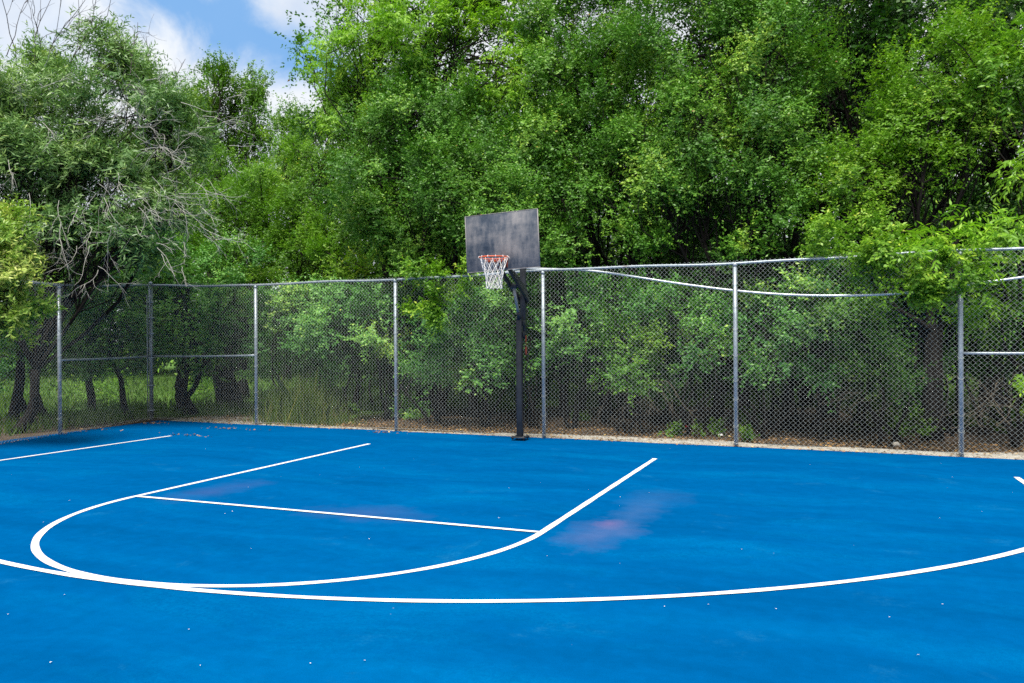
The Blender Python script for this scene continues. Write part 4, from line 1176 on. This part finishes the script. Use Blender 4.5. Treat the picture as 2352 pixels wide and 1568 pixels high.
n = len(gx); gzz = np.maximum(gz(gx, gy), -.004*(gy > FA+FB*gx))+.008+rg.uniform(0, .012, n)
a_ = rg.uniform(0, 6.283, n); d = unit(np.stack([np.cos(a_), np.sin(a_), rg.normal(0, .15, n)], 1)); nr = unit(np.stack([rg.normal(0, .35, n), rg.normal(0, .35, n), np.ones(n)], 1))
V, F = leaf_mesh(np.column_stack([gx, gy, gzz]), d, nr, rg.uniform(.035, .085, n), rg.uniform(.018, .045, n))
o = mesh_np('fallen_leaves', V, F, M['litter'], None, np.clip(rg.normal(.5, .25, n), 0, 1)); tag(o, 'dry brown fallen leaves along the fence foot', 'leaves', kind='stuff')
# petals and grit on the court
n = 46; px = rg.uniform(0, 2352, n); py = 1030+rg.random(n)**1.5*520
g = np.array([gnd(a1_, b1_) for a1_, b1_ in zip(px, py)])
a_ = rg.uniform(0, 6.283, n); d = unit(np.stack([np.cos(a_), np.sin(a_), 0*a_+.1], 1)); nr = np.tile([0, 0, 1.0], (n, 1))+rg.normal(0, .2, (n, 3))
V, F = leaf_mesh(np.column_stack([g[:, 0], g[:, 1], np.full(n, .009)]), d, unit(nr), rg.uniform(.007, .022, n), rg.uniform(.005, .012, n))
o = mesh_np('petals', V, F, M['white'], None); tag(o, 'tiny pale petals scattered over the blue court', 'petals', kind='stuff')

# litter: block, wrapper, papers
g = gnd(1658, 975)
mb = MB(); Rz = np.array([[math.cos(.3), -math.sin(.3), 0], [math.sin(.3), math.cos(.3), 0], [0, 0, 1]])
mb.box((g[0], g[1], .09), (.22, .12, .20), Rz, .012); mb.box((g[0], g[1], .193), (.17, .07, .014), Rz, .003)
o = mb.build('concrete_block', M['blockgrey'], None, False); tag(o, 'small grey concrete block in the shade behind the fence', 'block')
g = gnd(1570, 984); root = empty('wrapper', (g[0], g[1], 0)); tag(root, 'crumpled red and white wrapper lying in the leaf litter', 'wrapper'); O = np.array(root.location)
def crumple(c, lx_, ly_, seed, nx=9, ny=5, amp=.018, rot=.2):
    r2 = np.random.default_rng(seed); X, Y = np.meshgrid(np.linspace(-lx_/2, lx_/2, nx), np.linspace(-ly_/2, ly_/2, ny))
    Z = .03+r2.normal(0, amp, X.shape)+.02*np.cos(Y/ly_*3); x_ = X*math.cos(rot)-Y*math.sin(rot); y_ = X*math.sin(rot)+Y*math.cos(rot)
    V = np.stack([c[0]+x_.ravel(), c[1]+y_.ravel(), np.maximum(Z, .012).ravel()], 1); i = np.arange(ny-1)[:, None]*nx; j = np.arange(nx-1)[None, :]
    return V, np.stack([i+j, i+j+1, i+nx+j+1, i+nx+j], -1).reshape(-1, 4)
V, F = crumple(g, .19, .12, 1); mesh_np('red_foil', V, F, M['red'], root, None, True, O)
V, F = crumple(g+np.array([0, -.035, .018]), .085, .06, 2); V[:, 2] += .025; mesh_np('white_label', V, F, M['white'], root, None, True, O)
for lab, px, py, l_, s_ in (('white crumpled paper scrap right of the second post from the right', 1712, 1003, .14, 3), ('smaller white scrap lying on the edge of the litter', 1655, 1003, .08, 4)):
    g = gnd(px, py); V, F = crumple(g, l_, l_*.5, s_, amp=.01); o = mesh_np('paper_scrap', V, F, M['white'], None, None, True, (g[0], g[1], 0)); tag(o, lab, 'litter')
g = gnd(2058, 1026); mb = MB(); mb.tube([(g[0]-.05, g[1], .03), (g[0]-.03, g[1], .035), (g[0]+.02, g[1]+.01, .04), (g[0]+.06, g[1], .03)], [.015, .04, .045, .018], 8)
o = mb.build('stone', M['concrete'], None, True); tag(o, 'small tan stone on the edge of the concrete strip in the wide right bay', 'stone')
print('LEAVES', NLEAF)
